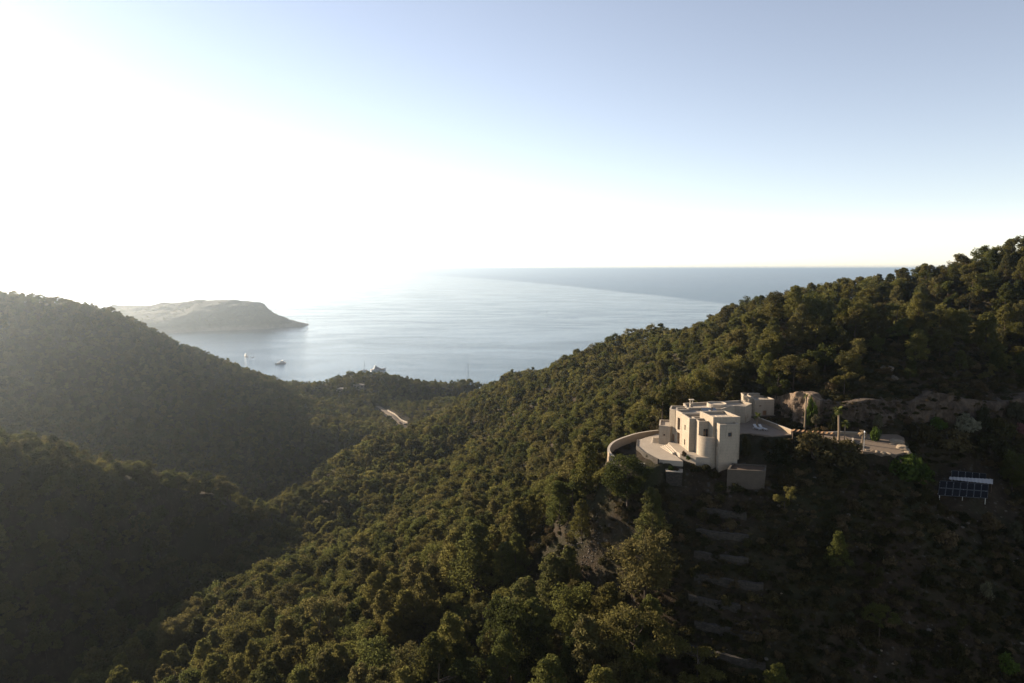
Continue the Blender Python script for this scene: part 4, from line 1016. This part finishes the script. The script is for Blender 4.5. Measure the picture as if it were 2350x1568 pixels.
pole(63.2, 120.0, 147.3, 3.6, 'thin metal pole at the corner of the gravel yard')
def frond_mesh(L_, droop, seed, mat, wid=.5, n=7, name='frond'):
    """one pinnate leaf: arched rib with leaflets either side"""
    mb = MB(); pts = []
    for i in range(n + 1):
        t = i / n; pts.append(Vector((L_ * (t - .25 * droop * t * t), 0, L_ * (.45 * t - .95 * droop * t * t))))
    for i in range(n):
        p, q = pts[i], pts[i+1]; w = wid * math.sin(PI * min(.97, (i + .8) / n)) ; 
        for s in (-1, 1):
            m = (p + q) / 2
            mb.add([p, q, q + Vector((.25 * w, s * w, -.28 * w)), m + Vector((.1 * w, s * w * .8, -.2 * w))], [(0, 1, 2, 3)])
    me = bpy.data.meshes.new(name); me.from_pydata([tuple(v) for v in mb.v], [], mb.f); me.materials.append(mat); me.update(); return me
FR = [frond_mesh(1.5, .5 + .18 * i, i, M['palmleaf']) for i in range(4)]
FRD = [frond_mesh(1.2, 1.0 + .2 * i, i, M['deadleaf']) for i in range(2)]
def palm(x, y, z, h, sc, label, n=16, lean=(0, 0), leaves=FR, r=.2, bulge=1.35, mat=None):
    o = empty('palm_tree', (x, y, z), random.random() * 6, label, 'palm tree')
    MB().tube([(0, 0, -.5), (lean[0] * .3, lean[1] * .3, h * .4), (lean[0] * .7, lean[1] * .7, h * .8), (lean[0], lean[1], h)], [r * bulge, r, r * .9, r * 1.15], 10).build('trunk', mat or M['palmbark'], o)
    for k in range(n):
        f = link('frond', leaves[k % len(leaves)], o); f.location = (lean[0], lean[1], h - .05)
        tilt = (k % 4) * .32 - .15; f.rotation_euler = (0, -.75 + tilt * 1.2, k * 2.4); f.scale = (sc,) * 3
    return o
palm(62.2, 127.2, 147.3, 6.0, .95, 'tall palm with a thick trunk standing at the gravel yard', 18, (-.35, 0))
palm(62.9, 126.6, 147.3, 3.6, .7, 'slender young palm close beside the tall palm', 12, (.1, 0), r=.09)
palm(50.1, 137.4, 148.0, 2.1, .8, 'dark leaning palm on the plaza beside the loungers', 16, (.35, 0), r=.16)
palm(63.4, 121.0, 147.4, 3.2, .85, 'half dead palm with hanging bleached leaves at the gravel yard', 14, (0, 0), FRD, .13)
palm(58.6, 134.2, 148.2, 6.6, .55, 'thin bare trunked palm in front of the lit rock', 10, (.1, 0), r=.14)

# solar panels
sp = empty('solar_array', (0, 0, 0), 0, 'double row of dark solar panels on a frame in the scrub', 'solar panels')
def panel_grid(root, BL, BR, TL, TR, nc, nr):
    BL, BR, TL, TR = map(Vector, (BL, BR, TL, TR)); nrm = (BR - BL).cross(TL - BL).normalized()
    P = lambda u, v: (BL * (1-u) + BR * u) * (1-v) + (TL * (1-u) + TR * u) * v
    for i in range(nc):
        for j in range(nr):
            g = .03
            u0, u1, v0, v1 = (i + g) / nc, (i + 1 - g) / nc, (j + g * .8) / nr, (j + 1 - g * .8) / nr
            q = [P(u0, v0), P(u1, v0), P(u1, v1), P(u0, v1)]; fr = MB(); fr.add(q + [p - nrm * .05 for p in q], [(0,1,2,3),(7,6,5,4),(0,4,5,1),(1,5,6,2),(2,6,7,3),(3,7,4,0)])
            o = fr.build('panel', M['alu'], root); k = .035
            q2 = [P(u0 + (u1-u0)*k, v0 + (v1-v0)*k), P(u1 - (u1-u0)*k, v0 + (v1-v0)*k), P(u1 - (u1-u0)*k, v1 - (v1-v0)*k), P(u0 + (u1-u0)*k, v1 - (v1-v0)*k)]
            MB().add([p + nrm * .012 for p in q2], [(0, 1, 2, 3)]).build('cells', M['panelblack'], o)
    for v in (.12, .88):
        a = P(0, v) - nrm * .1; b = P(1, v) - nrm * .1; MB().bar(a, b, .08, .08).build('rail', M['metal'], root)
        for u in (.04, .5, .96):
            p = P(u, v) - nrm * .1; MB().bar((p.x, p.y, float(zat(p.x, p.y)) - .4), (p.x, p.y, p.z), .08, .08).build('post', M['metal'], root)
panel_grid(sp, (77.9,121.3,138.8), (87.08,121.3,138.2), (79.43,123.3,141.0), (88.52,123.3,140.25), 7, 2)
su = empty('solar_array', (0, 0, 0), 0, 'single upper row of dark solar panels behind the pale sheet roof', 'solar panels')
panel_grid(su, (82.89,125.5,140.75), (89.52,125.5,140.15), (83.63,126.6,141.95), (90.31,126.6,141.3), 5, 1)
sh = empty('equipment_shelter', (0, 0, 0), 0, 'low equipment shelter with a bright corrugated sheet roof between the solar rows', 'shelter')
cr = MB(); nn = 48
a0, a1, b0_, b1_ = Vector((81.5,124.0,140.95)), Vector((89.8,124.0,140.05)), Vector((82.4,125.2,141.1)), Vector((90.6,125.2,140.62))
pv_ = []
for i in range(nn + 1):
    t = i / nn; w_ = .035 * math.sin(i * PI / 2 * 1.0); pv_ += [tuple(a0 * (1-t) + a1 * t + Vector((0, 0, w_))), tuple(b0_ * (1-t) + b1_ * t + Vector((0, 0, w_)))]
cr.add(pv_, [(2*i, 2*i+2, 2*i+3, 2*i+1) for i in range(nn)]); cr.build('sheet_roof', M['sheet'], sh)
for t in (.03, .5, .97):
    for A, B in ((a0, a1), (b0_, b1_)):
        p = A * (1-t) + B * t; MB().bar((p.x, p.y, float(zat(p.x, p.y)) - .4), (p.x, p.y, p.z - .04), .1, .1).build('post', M['darkwood'], sh)

# ------------------------------------------------------------------ boulders
def rock_mesh(seed, sub=2, flat=.7, mat='tan'):
    import bmesh
    bm = bmesh.new(); bmesh.ops.create_icosphere(bm, subdivisions=sub, radius=1); rs = np.random.default_rng(seed); pl = [(rs.normal(size=3), .55 + .3 * rs.random()) for _ in range(9)]
    for v in bm.verts:
        c = np.array(v.co)
        for nrm, dd in pl:
            n_ = nrm / np.linalg.norm(nrm); k = c @ n_
            if k > dd: c = c - n_ * (k - dd)
        c = c * (1 + .08 * rs.normal()); v.co = (c[0], c[1], c[2] * flat)
    me = bpy.data.meshes.new('boulder'); bm.to_mesh(me); bm.free(); me.materials.append(M[mat]); return me
RK = [rock_mesh(i) for i in range(5)]; RKG = [rock_mesh(20 + i, 1, .6, 'scree') for i in range(5)]; RKO = [rock_mesh(40 + i, 3, .6, 'scree') for i in range(3)]
def rock(x, y, r, label, grp, z=None, name='boulder', i=[0]):
    i[0] += 1; o = link(name, RK[i[0] % 5]); o.location = (x, y, (float(zat(x, y)) if z is None else z) + r * .18); o.scale = (r * random.uniform(.9, 1.3), r, r * random.uniform(.8, 1.1)); o.rotation_euler = (0, 0, random.random() * 6.28)
    return tag(o, label, 'boulder', grp)
gb = 'boulders lining the front edge of the gravel yard'
for k, (x, y, r, wh) in enumerate([(63.9,120.3,.38,'nearest the thin pole'),(64.6,119.7,.45,'second from the thin pole'),(65.2,119.0,.5,'third from the thin pole'),(65.9,118.3,.5,'fourth from the thin pole'),(66.7,117.8,.55,'at the outer corner of the row')]):
    rock(x, y, r, 'lit boulder in the row edging the gravel yard, ' + wh, gb, 147.45)
gr = 'large rocks at the far end of the gravel yard'
for (x, y, r, lab) in [(70.9,121.6,1.1,'tall pale lit rock at the end of the gravel yard'),(70.7,120.2,.8,'pale rock leaning against the tall lit one'),(70.4,118.9,.6,'small pale rock below the tall lit one'),(72.3,125.6,1.3,'dark shaded boulder on the gravel yard'),(71.0,124.6,.45,'small lit stone beside the dark boulder on the yard')]:
    rock(x, y, r, lab, gr, 147.4)
g = ground_px(1793, 1363)
if g: rock(g[0], g[1], .2, 'lone small white stone on the dark slope beside the terraces', 'small white stones on the dark slope', None, 'stone')
for (dx, dy, lab) in [(1982,1468,'upper of the two white stones lying close together'),(1995,1474,'lower of the two white stones lying close together'),(2021,1498,'bright white stone below the close pair'),(2049,1528,'lowest white stone on the dark scrub slope')]:
    g = ground_px(dx, dy)
    if g: rock(g[0], g[1], .24, lab, 'small white stones on the dark slope', None, 'stone')
for (dx, dy, r, lab) in [(2035,846,1.3,'pale outcrop high on the slope above the cutting'),(2014,858,.9,'smaller outcrop beside the pale one above the cutting'),(2052,864,.8,'low outcrop under the pale one above the cutting')]:
    g = ground_px(dx, dy)
    if g: rock(g[0], g[1], r * 1.4, lab, 'outcrops above the cutting', g[2] - r * .6, 'rock_outcrop').data = RKO[int(r * 10) % 3]
# scree patch
g = ground_px(1325, 1290)
if g:
    rs = np.random.default_rng(3); n_ = 420; ang = rs.random(n_) * 6.28; rad = np.sqrt(rs.random(n_)) * 4.2; sx_ = g[0] + np.cos(ang) * rad * 1.1; sy_ = g[1] + np.sin(ang) * rad
    sr_ = .1 + .22 * rs.random(n_) ** 2
    o = gn_stuff('scree', np.c_[sx_, sy_, zat(sx_, sy_) + .05], rs.random(n_) * 6.28, np.c_[sr_, sr_, sr_], rs.integers(0, 5, n_), RKG, 'patch of pale broken stones on the near slope', 'scree')
# loose rocks scattered on the dark slope
lx, ly = jitter_grid(30, 135, 76, 122, 1.3); lk, lz, lpx, lpy, lf = scatter(lx, ly, np.full(lx.size, .3)); lgx, lgy, _ = project(lx, ly, lz)
lk &= (lgx > 1500) & (rng.random(lx.size) < .45) & (vnoise(lx, ly, 1/6, 51) > -.1); lx, ly, lz = lx[lk], ly[lk], lz[lk]; ls = .1 + .38 * rng.random(lx.size) ** 3
gn_stuff('loose_rocks', np.c_[lx, ly, lz], rng.random(lx.size) * 6.28, np.c_[ls, ls, ls], rng.integers(0, 5, lx.size), RKG, 'loose limestone scattered over the dark scrub slope', 'rocks')

# ------------------------------------------------------------------ single shrubs and garden plants
def crown_mesh(seed, kind, mat, n=26, per=55, size=.13): return shrub_mesh(seed, n, per, size, mat, 1.0, .9, 'leaves')
CROWN = {k: [crown_mesh(900 + 7 * i, k, M[k]) for i in range(2)] for k in ('shrub', 'green', 'olive', 'whitebloom', 'pinkbloom', 'drybush', 'pine')}
def bush(x, y, z, w, h, kind, label, grp=None, cat='shrub', name='shrub', stem=False):
    o = empty(name, (x, y, z), random.random() * 6.28, label, cat, grp)
    c = link('leaves', random.choice(CROWN[kind]), o); c.scale = (w / 2, w / 2, h / 1.15 * (.62 if stem else 1)); c.location = (0, 0, h * .38 if stem else -.05)
    mb = MB(); mb.tube([(0, 0, -.3), (.05 * w, 0, h * .3), (0, .04 * w, h * .55)], [.06 * w, .05 * w, .03 * w], 6)
    for k in range(3): mb.tube([(0, 0, h * .15), (.2 * w * math.cos(k * 2.1), .2 * w * math.sin(k * 2.1), h * .6)], [.035 * w, .015 * w], 5, False)
    mb.build('stems', M['bark'], o); return o
def bush_px(dx, dy, wpx, hpx, kind, label, grp=None, cat='shrub', name='shrub', stem=False, at=None):
    g = at or ground_px(dx, dy)
    if not g: return
    f = project(*g)[2] / (F * 2350 / 1024); bush(g[0], g[1], g[2], wpx * f, hpx * f, kind, label, grp, cat, name, stem)
gs = 'single bushes on the dark slope'
for a in [(2125,1345,36,42,'shrub','olive brown bush with ragged top on the dark slope, beside the bare topped pine'),(2262,1378,40,42,'olive','pale yellowish bush low on the dark slope toward the frame edge'),(2340,1345,44,56,'shrub','brown bush cut by the frame edge on the dark slope'),
          (1930,1220,36,30,'drybush','small tawny bush at the head of the rocky slope'),(1900,1238,40,28,'shrub','flat lit bush at the head of the rocky slope'),(2120,1150,40,40,'shrub','lit bush just below the corner of the solar panels'),(2100,1170,26,30,'olive','slim lit bush beside the one below the solar panels'),
          (2170,1245,66,38,'drybush','wide tawny bush below the solar panels'),(2270,1215,44,40,'drybush','tawny bush below the end of the solar panels'),(2330,1240,40,46,'olive','greyish bush below the panels at the frame edge'),(2165,1530,30,56,'shrub','lit upright bush near the bottom of the dark slope, the narrower of two'),
          (2200,1540,36,62,'shrub','lit upright bush near the bottom of the dark slope, the wider of two'),(2310,1545,50,45,'green','bright green bush in the bottom corner'),(1860,1290,26,30,'shrub','small dim bush in the middle of the rocky slope'),(2290,1320,24,26,'drybush','tiny tawny bush under the lit pine'),
          (1950,1420,24,20,'olive','little pale plant under the bare topped pine'),(1640,1200,40,22,'shrub','dark bush on the third terrace'),(1690,1130,44,24,'shrub','dark bush against the cistern wall, inner'),(1655,1128,40,22,'shrub','dark bush against the cistern wall, outer'),
          (2080,1100,110,75,'green','big leafy bush spilling below the end of the gravel yard'),(1870,1052,120,66,'shrub','broad olive bush below the pergola'),(1935,1060,110,55,'shrub','dark bush mass below the yard wall'),(1790,1065,70,50,'shrub','dark bush between the cistern and the broad olive bush')]:
    bush_px(*a, gs)
gy_ = 'garden shrubs behind the gravel yard'
for a in [(2150,985,44,28,'green','bright green rounded shrub at the far end of the yard'),(2215,992,62,42,'whitebloom','round shrub covered in white blossom'),(2085,975,24,20,'pinkbloom','small pink flowering shrub next to the yard trees'),(2255,985,56,50,'shrub','dark round shrub beside the white flowering one'),
          (2295,1000,70,44,'shrub','dense dark shrub beyond the white flowering one'),(2345,995,40,30,'pinkbloom','reddish flowering shrub at the frame edge'),(2325,965,50,52,'olive','grey green shrub at the top of the bank by the frame edge'),(2110,1010,70,54,'shrub','shadowy shrub mass at the yard corner'),(2185,1030,110,44,'shrub','low dark shrub mass below the white flowering one'),(2275,1040,100,48,'shrub','wide dark shrub mass at the frame side of the bank')]:
    bush_px(*a, gy_)
bush(69.3, 127.6, 147.45, 2.3, 3.5, 'green', 'upright bright green bush standing in the gravel yard', None, 'bush', 'bush')
bush(44.0, 125.6, 144.9, 2.0, 4.3, 'shrub', 'dark clipped ball shaped bush at the villa corner', None, 'bush', 'bush')
bush(72.6, 132.9, 147.4, 2.2, 4.3, 'olive', 'thin grey olive tree at the back of the yard', 'small garden trees', 'tree', 'olive_tree', True)
bush(61.0, 134.6, 147.9, 2.3, 3.6, 'olive', 'round olive tree below the dark creeper', 'small garden trees', 'tree', 'olive_tree', True)
bush(61.6, 138.1, 147.6, 3.4, 8.2, 'green', 'tall dark green creeper hanging in the rock corner', None, 'creeper', 'creeper')
bush(64.6, 134.6, 147.6, 2.6, 4.6, 'shrub', 'dark bush in the shade behind the tall palm', None, 'bush', 'bush')
gb2 = 'plants in the bank behind the plaza wall'
k = 0
for (x, y, w, h, kd, lab) in [(54.6,136.5,1.5,1.0,'olive','silvery clump just behind the plaza wall'),(55.3,133.8,1.6,1.0,'olive','silvery clump behind the middle of the plaza wall'),(56.3,132.0,1.7,1.0,'olive','grey clump above the pergola end'),(57.6,131.3,1.5,.8,'green','yellow green clump behind the pergola'),(59.2,130.6,2.0,.7,'green','flat yellow green cushion behind the pergola slats'),(55.6,140.0,1.6,1.4,'shrub','dark clump at the foot of the outbuilding'),(56.8,136.0,1.8,1.3,'shrub','clump under the lit rock face'),(57.4,139.0,1.6,1.2,'drybush','tawny clump at the foot of the lit rock'),(54.0,143.5,1.2,1.0,'olive','pale round clump beside the outbuilding'),(53.0,127.9,1.3,.9,'drybush','rounded tawny clump at the plaza edge'),(51.0,127.5,1.8,.7,'drybush','low tawny plants along the plaza front edge'),(54.6,126.0,1.6,.9,'shrub','low clump beside the pergola posts'),(48.5,128.2,2.0,.8,'shrub','dark low plants under the plaza front edge')]:
    bush(x, y, float(zat(x, y)), w, h, kd, lab, gb2)
gg = 'plants in the sunken terrace garden'
for (x, y, w, h, kd, lab) in [(23.6,137.0,1.6,1.0,'drybush','yellowish clump along the inside of the curved wall'),(25.5,140.2,1.5,1.0,'drybush','yellow clump at the narrow end of the garden'),(27.6,142.4,1.4,.8,'drybush','yellow clump squeezed between terrace and curved wall'),(21.4,133.2,1.8,.9,'shrub','dark mound inside the bend of the curved wall'),(22.0,130.2,1.5,.8,'olive','silvery mound in the middle of the garden'),(20.7,128.2,1.4,1.0,'shrub','dark bush at the outermost bend of the wall'),(22.8,127.3,1.7,.8,'olive','grey mound toward the garden front'),(21.6,125.2,1.5,.9,'shrub','dark bush by the front end of the curved wall'),(24.4,125.0,1.4,1.0,'shrub','bush at the garden front near the terrace tip')]:
    bush(x, y, 143.2, w, h, kd, lab, gg)
gt = 'plants round the terrace tip'
for (x, y, z, w, h, kd, lab) in [(32.5,126.0,144.9,1.1,1.1,'drybush','tawny lit plants beside the forecourt ramp'),(32.9,124.7,144.6,1.0,.8,'green','small green plants at the ramp foot'),(29.4,123.2,143.0,1.3,1.2,'green','lit leafy plant in the planting bed'),(30.3,123.0,143.0,1.2,.9,'drybush','dry plant in the planting bed'),(27.2,126.0,144.0,1.0,.8,'olive','pale plant on the rubble edging near the tip'),(26.2,128.6,144.0,.9,.7,'olive','pale plant midway on the rubble edging'),(33.6,122.6,143.0,2.4,1.6,'shrub','dark hedge clump under the forecourt, outer'),(35.6,122.3,143.2,2.4,1.5,'shrub','dark hedge clump under the rounded balcony'),(37.0,121.4,142.2,2.2,1.6,'shrub','dark hedge clump at the foot of the corner block')]:
    bush(x, y, z, w, h, kd, lab, gt)

# ------------------------------------------------------------------ boats in the bay
def loft(secs, cap=True):
    mb = MB(); n = len(secs[0]); vs = [p for s in secs for p in s]; fs = []
    for i in range(len(secs) - 1):
        for k in range(n - 1): fs.append((i*n+k, i*n+k+1, (i+1)*n+k+1, (i+1)*n+k))
    fs.append(tuple(range(n))[::-1]); return mb.add(vs, fs)
def hull(L_, B_, fb, sheer, fine=.55, keel=-.8):
    secs = []
    for i in range(13):
        t = i / 12; x = -L_/2 + L_ * t; w = B_/2 * (min(1, (1 - t) / fine) ** .6 if t > 1 - fine else 1.0) * (.88 + .12 * min(1, t * 4)); w = max(w, .03)
        zt = fb + sheer * max(0, t - .3) ** 2 * 2; xo = .06 * L_ * max(0, t - .8) * 5
        secs.append([(x + xo * 0, w * .55, keel), (x + xo * .3, w * .9, 0.1), (x + xo, w, zt), (x + xo, -w, zt), (x + xo * .3, -w * .9, 0.1), (x + xo * 0, -w * .55, keel)])
    return loft(secs)
def tier(mb, x0, x1, w, z0, z1, rake0=.5, rake1=1.2, taper=.85):
    return mb.add([(x0, -w, z0), (x1, -w*.75, z0), (x1, w*.75, z0), (x0, w, z0), (x0 + rake0, -w*taper, z1), (x1 - rake1, -w*.7*taper, z1), (x1 - rake1, w*.7*taper, z1), (x0 + rake0, w*taper, z1)],
        [(3,2,1,0),(4,5,6,7),(0,1,5,4),(1,2,6,5),(2,3,7,6),(3,0,4,7)])
def motor_yacht(loc, rz, s, label, tiers=2, hullmat='white'):
    r = empty('motor_yacht', loc, rz, label, 'yacht', 'motor yachts at anchor'); r.scale = (s,) * 3
    hull(24, 5.8, 2.0, 1.6).build('hull', M[hullmat], r)
    st_ = MB().box(-11.9, -2.5, .9, 9.5, 2.5, 2.02); st_.build('deck', M['teak'], r)
    hb = MB(); hb.box(-4, -2.92, 1.0, 5, 2.92, 1.45); hb.build('hull_window', M['boatglass'], r)
    z = 2.05; x0, x1, w = -8.0, 5.6, 2.35
    for k in range(tiers):
        t = MB(); tier(t, x0, x1, w, z, z + .75, .1, .5, .97); tier(t, x0 - .9, x1 - 1.4, w * 1.0, z + 1.65, z + 1.95, .1, .3, .98); t.build('superstructure', M['white'], r)
        g = MB(); tier(g, x0 + .2, x1 - .5, w * .94, z + .75, z + 1.65, .3, 1.1, .95); g.build('windows_band', M['boatglass'], r)
        z += 1.98; x0 += 1.3; x1 -= 3.6; w *= .84
    ar = MB(); ar.bar((x0 + 1, -w*.8, z - .1), (x0, -w*.6, z + 1.3), .4, .2); ar.bar((x0 + 1, w*.8, z - .1), (x0, w*.6, z + 1.3), .4, .2); ar.bar((x0, -w*.7, z + 1.3), (x0, w*.7, z + 1.3), .7, .2); ar.bar((x0, 0, z + 1.3), (x0 - .2, 0, z + 2.6), .1, .1); ar.build('radar_arch', M['white'], r)
    rr2 = MB()
    for s_ in (-1, 1): rr2.tube([(4, s_ * 2.6, 3.0), (8, s_ * 2.0, 3.6), (12.3, s_ * .2, 4.3)], .05, 5)
    rr2.build('bow_rail', M['metal'], r)
    return r
motor_yacht((-441.5, 1290, 0), math.radians(180 + 55), .95, 'grey and white motor yacht lying broadside in the bay', 2)
motor_yacht((-550, 1402, 0), math.radians(-62), .95, 'white motor yacht seen end on just above the hill pines', 2)
motor_yacht((-239, 1207, 0), math.radians(28), 1.1, 'big multi deck yacht half hidden behind the saddle trees', 3)
def sailboat(loc, rz, L_, mast, label):
    r = empty('sailing_yacht', loc, rz, label, 'sailboat', 'sailing yachts at anchor'); s = L_ / 24
    h = hull(L_, 6.0 * s, 1.9 * s, 1.0 * s, .7).build('hull', M['white'], r)
    MB().box(-L_*.44, -2.3*s, .8*s, L_*.32, 2.3*s, 1.95*s).build('deck', M['teak'], r)
    t = MB(); tier(t, -L_*.2, L_*.2, 1.7*s, 1.95*s, 2.9*s, .3, 1.2, .85); t.build('coachroof', M['white'], r)
    t = MB(); tier(t, -L_*.36, -L_*.2, 1.6*s, 1.95*s, 3.1*s, .2, .4, .9); t.build('cockpit_hood', M['navy'], r)
    MB().tube([(L_*.06, 0, 1.9*s), (L_*.06, 0, mast)], [.36*s, .26*s], 8).build('mast', M['alu'], r)
    MB().tube([(L_*.05, 0, 4.2*s), (-L_*.36, 0, 4.6*s)], [.34*s, .26*s], 8).build('boom', M['navy'], r)
    w = MB(); w.tube([(L_*.5, 0, 2.6*s), (L_*.06, 0, mast*.97)], .05, 5); w.tube([(-L_*.48, 0, 2.0*s), (L_*.06, 0, mast)], .04, 5)
    for q in (-1, 1): w.tube([(L_*.05, q*2.9*s, 2*s), (L_*.06, q*1.1*s, mast*.55), (L_*.06, 0, mast*.92)], .04, 5)
    w.build('rigging', M['rope'], r)
    x = MB(); x.bar((L_*.06, -1.2*s, mast*.35), (L_*.06, 1.2*s, mast*.35), .1, .08); x.bar((L_*.06, -1.0*s, mast*.62), (L_*.06, 1.0*s, mast*.62), .1, .08); x.build('spreader', M['alu'], r)
    return r
sailboat((-69.5, 1078, 0), math.radians(118), 21, 31, 'sailing yacht with a tall bare mast moored by the wooded shore')
sailboat((-262.5, 1200, 0), math.radians(60), 15, 19, 'sailing yacht hidden by the saddle trees, only its mast showing')
def dinghy(loc, rz, s, label, mat='white'):
    r = empty('small_boat', loc, rz, label, 'boat', 'small boats'); r.scale = (s,) * 3
    hull(6, 2.2, .8, .5, .6, -.3).build('hull', M[mat], r); MB().box(-2.4, -.85, .3, 1.6, .85, .5).build('deck', M['teak'], r)
    MB().box(-.3, -.4, .52, .4, .4, 1.5).build('console', M['boatglass'], r); MB().box(-3.3, -.25, .2, -2.95, .25, 1.3).build('outboard', M['iron'], r)
dinghy((-531, 1388, 0), .6, 1.0, 'tiny white tender beside the end on motor yacht')
dinghy((147, 2878, 0), 1.8, 1.6, 'tiny dark boat alone far out on the open bay', 'navy')

for (x, y, w, h, kd, lab) in [(59.4,148.8,2.2,1.5,'shrub','shrub on top of the lit rock face beside the outbuilding'),(60.4,146.2,2.0,1.7,'drybush','tawny shrub on the rim of the lit rock face'),(61.6,143.6,2.4,1.6,'shrub','dark shrub over the middle of the lit rock face'),(62.8,141.2,2.6,2.0,'shrub','dark shrub above the green creeper'),(65.6,139.4,2.4,1.5,'drybush','tawny shrub where the lit rock turns into the cutting')]:
    bush(x, y, float(zat(x, y)), w, h, kd, lab, 'shrubs along the rim of the lit rock')
bush(48.3, 117.2, float(zat(48.3, 117.2)), 3.4, 3.6, 'shrub', 'dark bush pressed against the outer side of the cistern', None, 'bush', 'bush')
# ------------------------------------------------------------------ haze
hz_box = MB().box(-112000, -3000, -4.0, 112000, 112000, 212.0).build('haze', None)
hm = bpy.data.materials.new('sea haze'); hm.use_nodes = True
hn = hm.node_tree.nodes; hn.remove(hn['Principled BSDF'])
pv = hn.new('ShaderNodeVolumePrincipled'); pv.inputs['Color'].default_value = (.70, .85, 1.0, 1); pv.inputs['Density'].default_value = HAZE_DENSITY; pv.inputs['Anisotropy'].default_value = HAZE_G
hm.node_tree.links.new(pv.outputs[0], hn['Material Output'].inputs['Volume'])
hz_box.data.materials.clear(); hz_box.data.materials.append(hm)
tag(hz_box, 'thin sunlit sea haze filling the air over the valley', 'haze', kind='stuff')
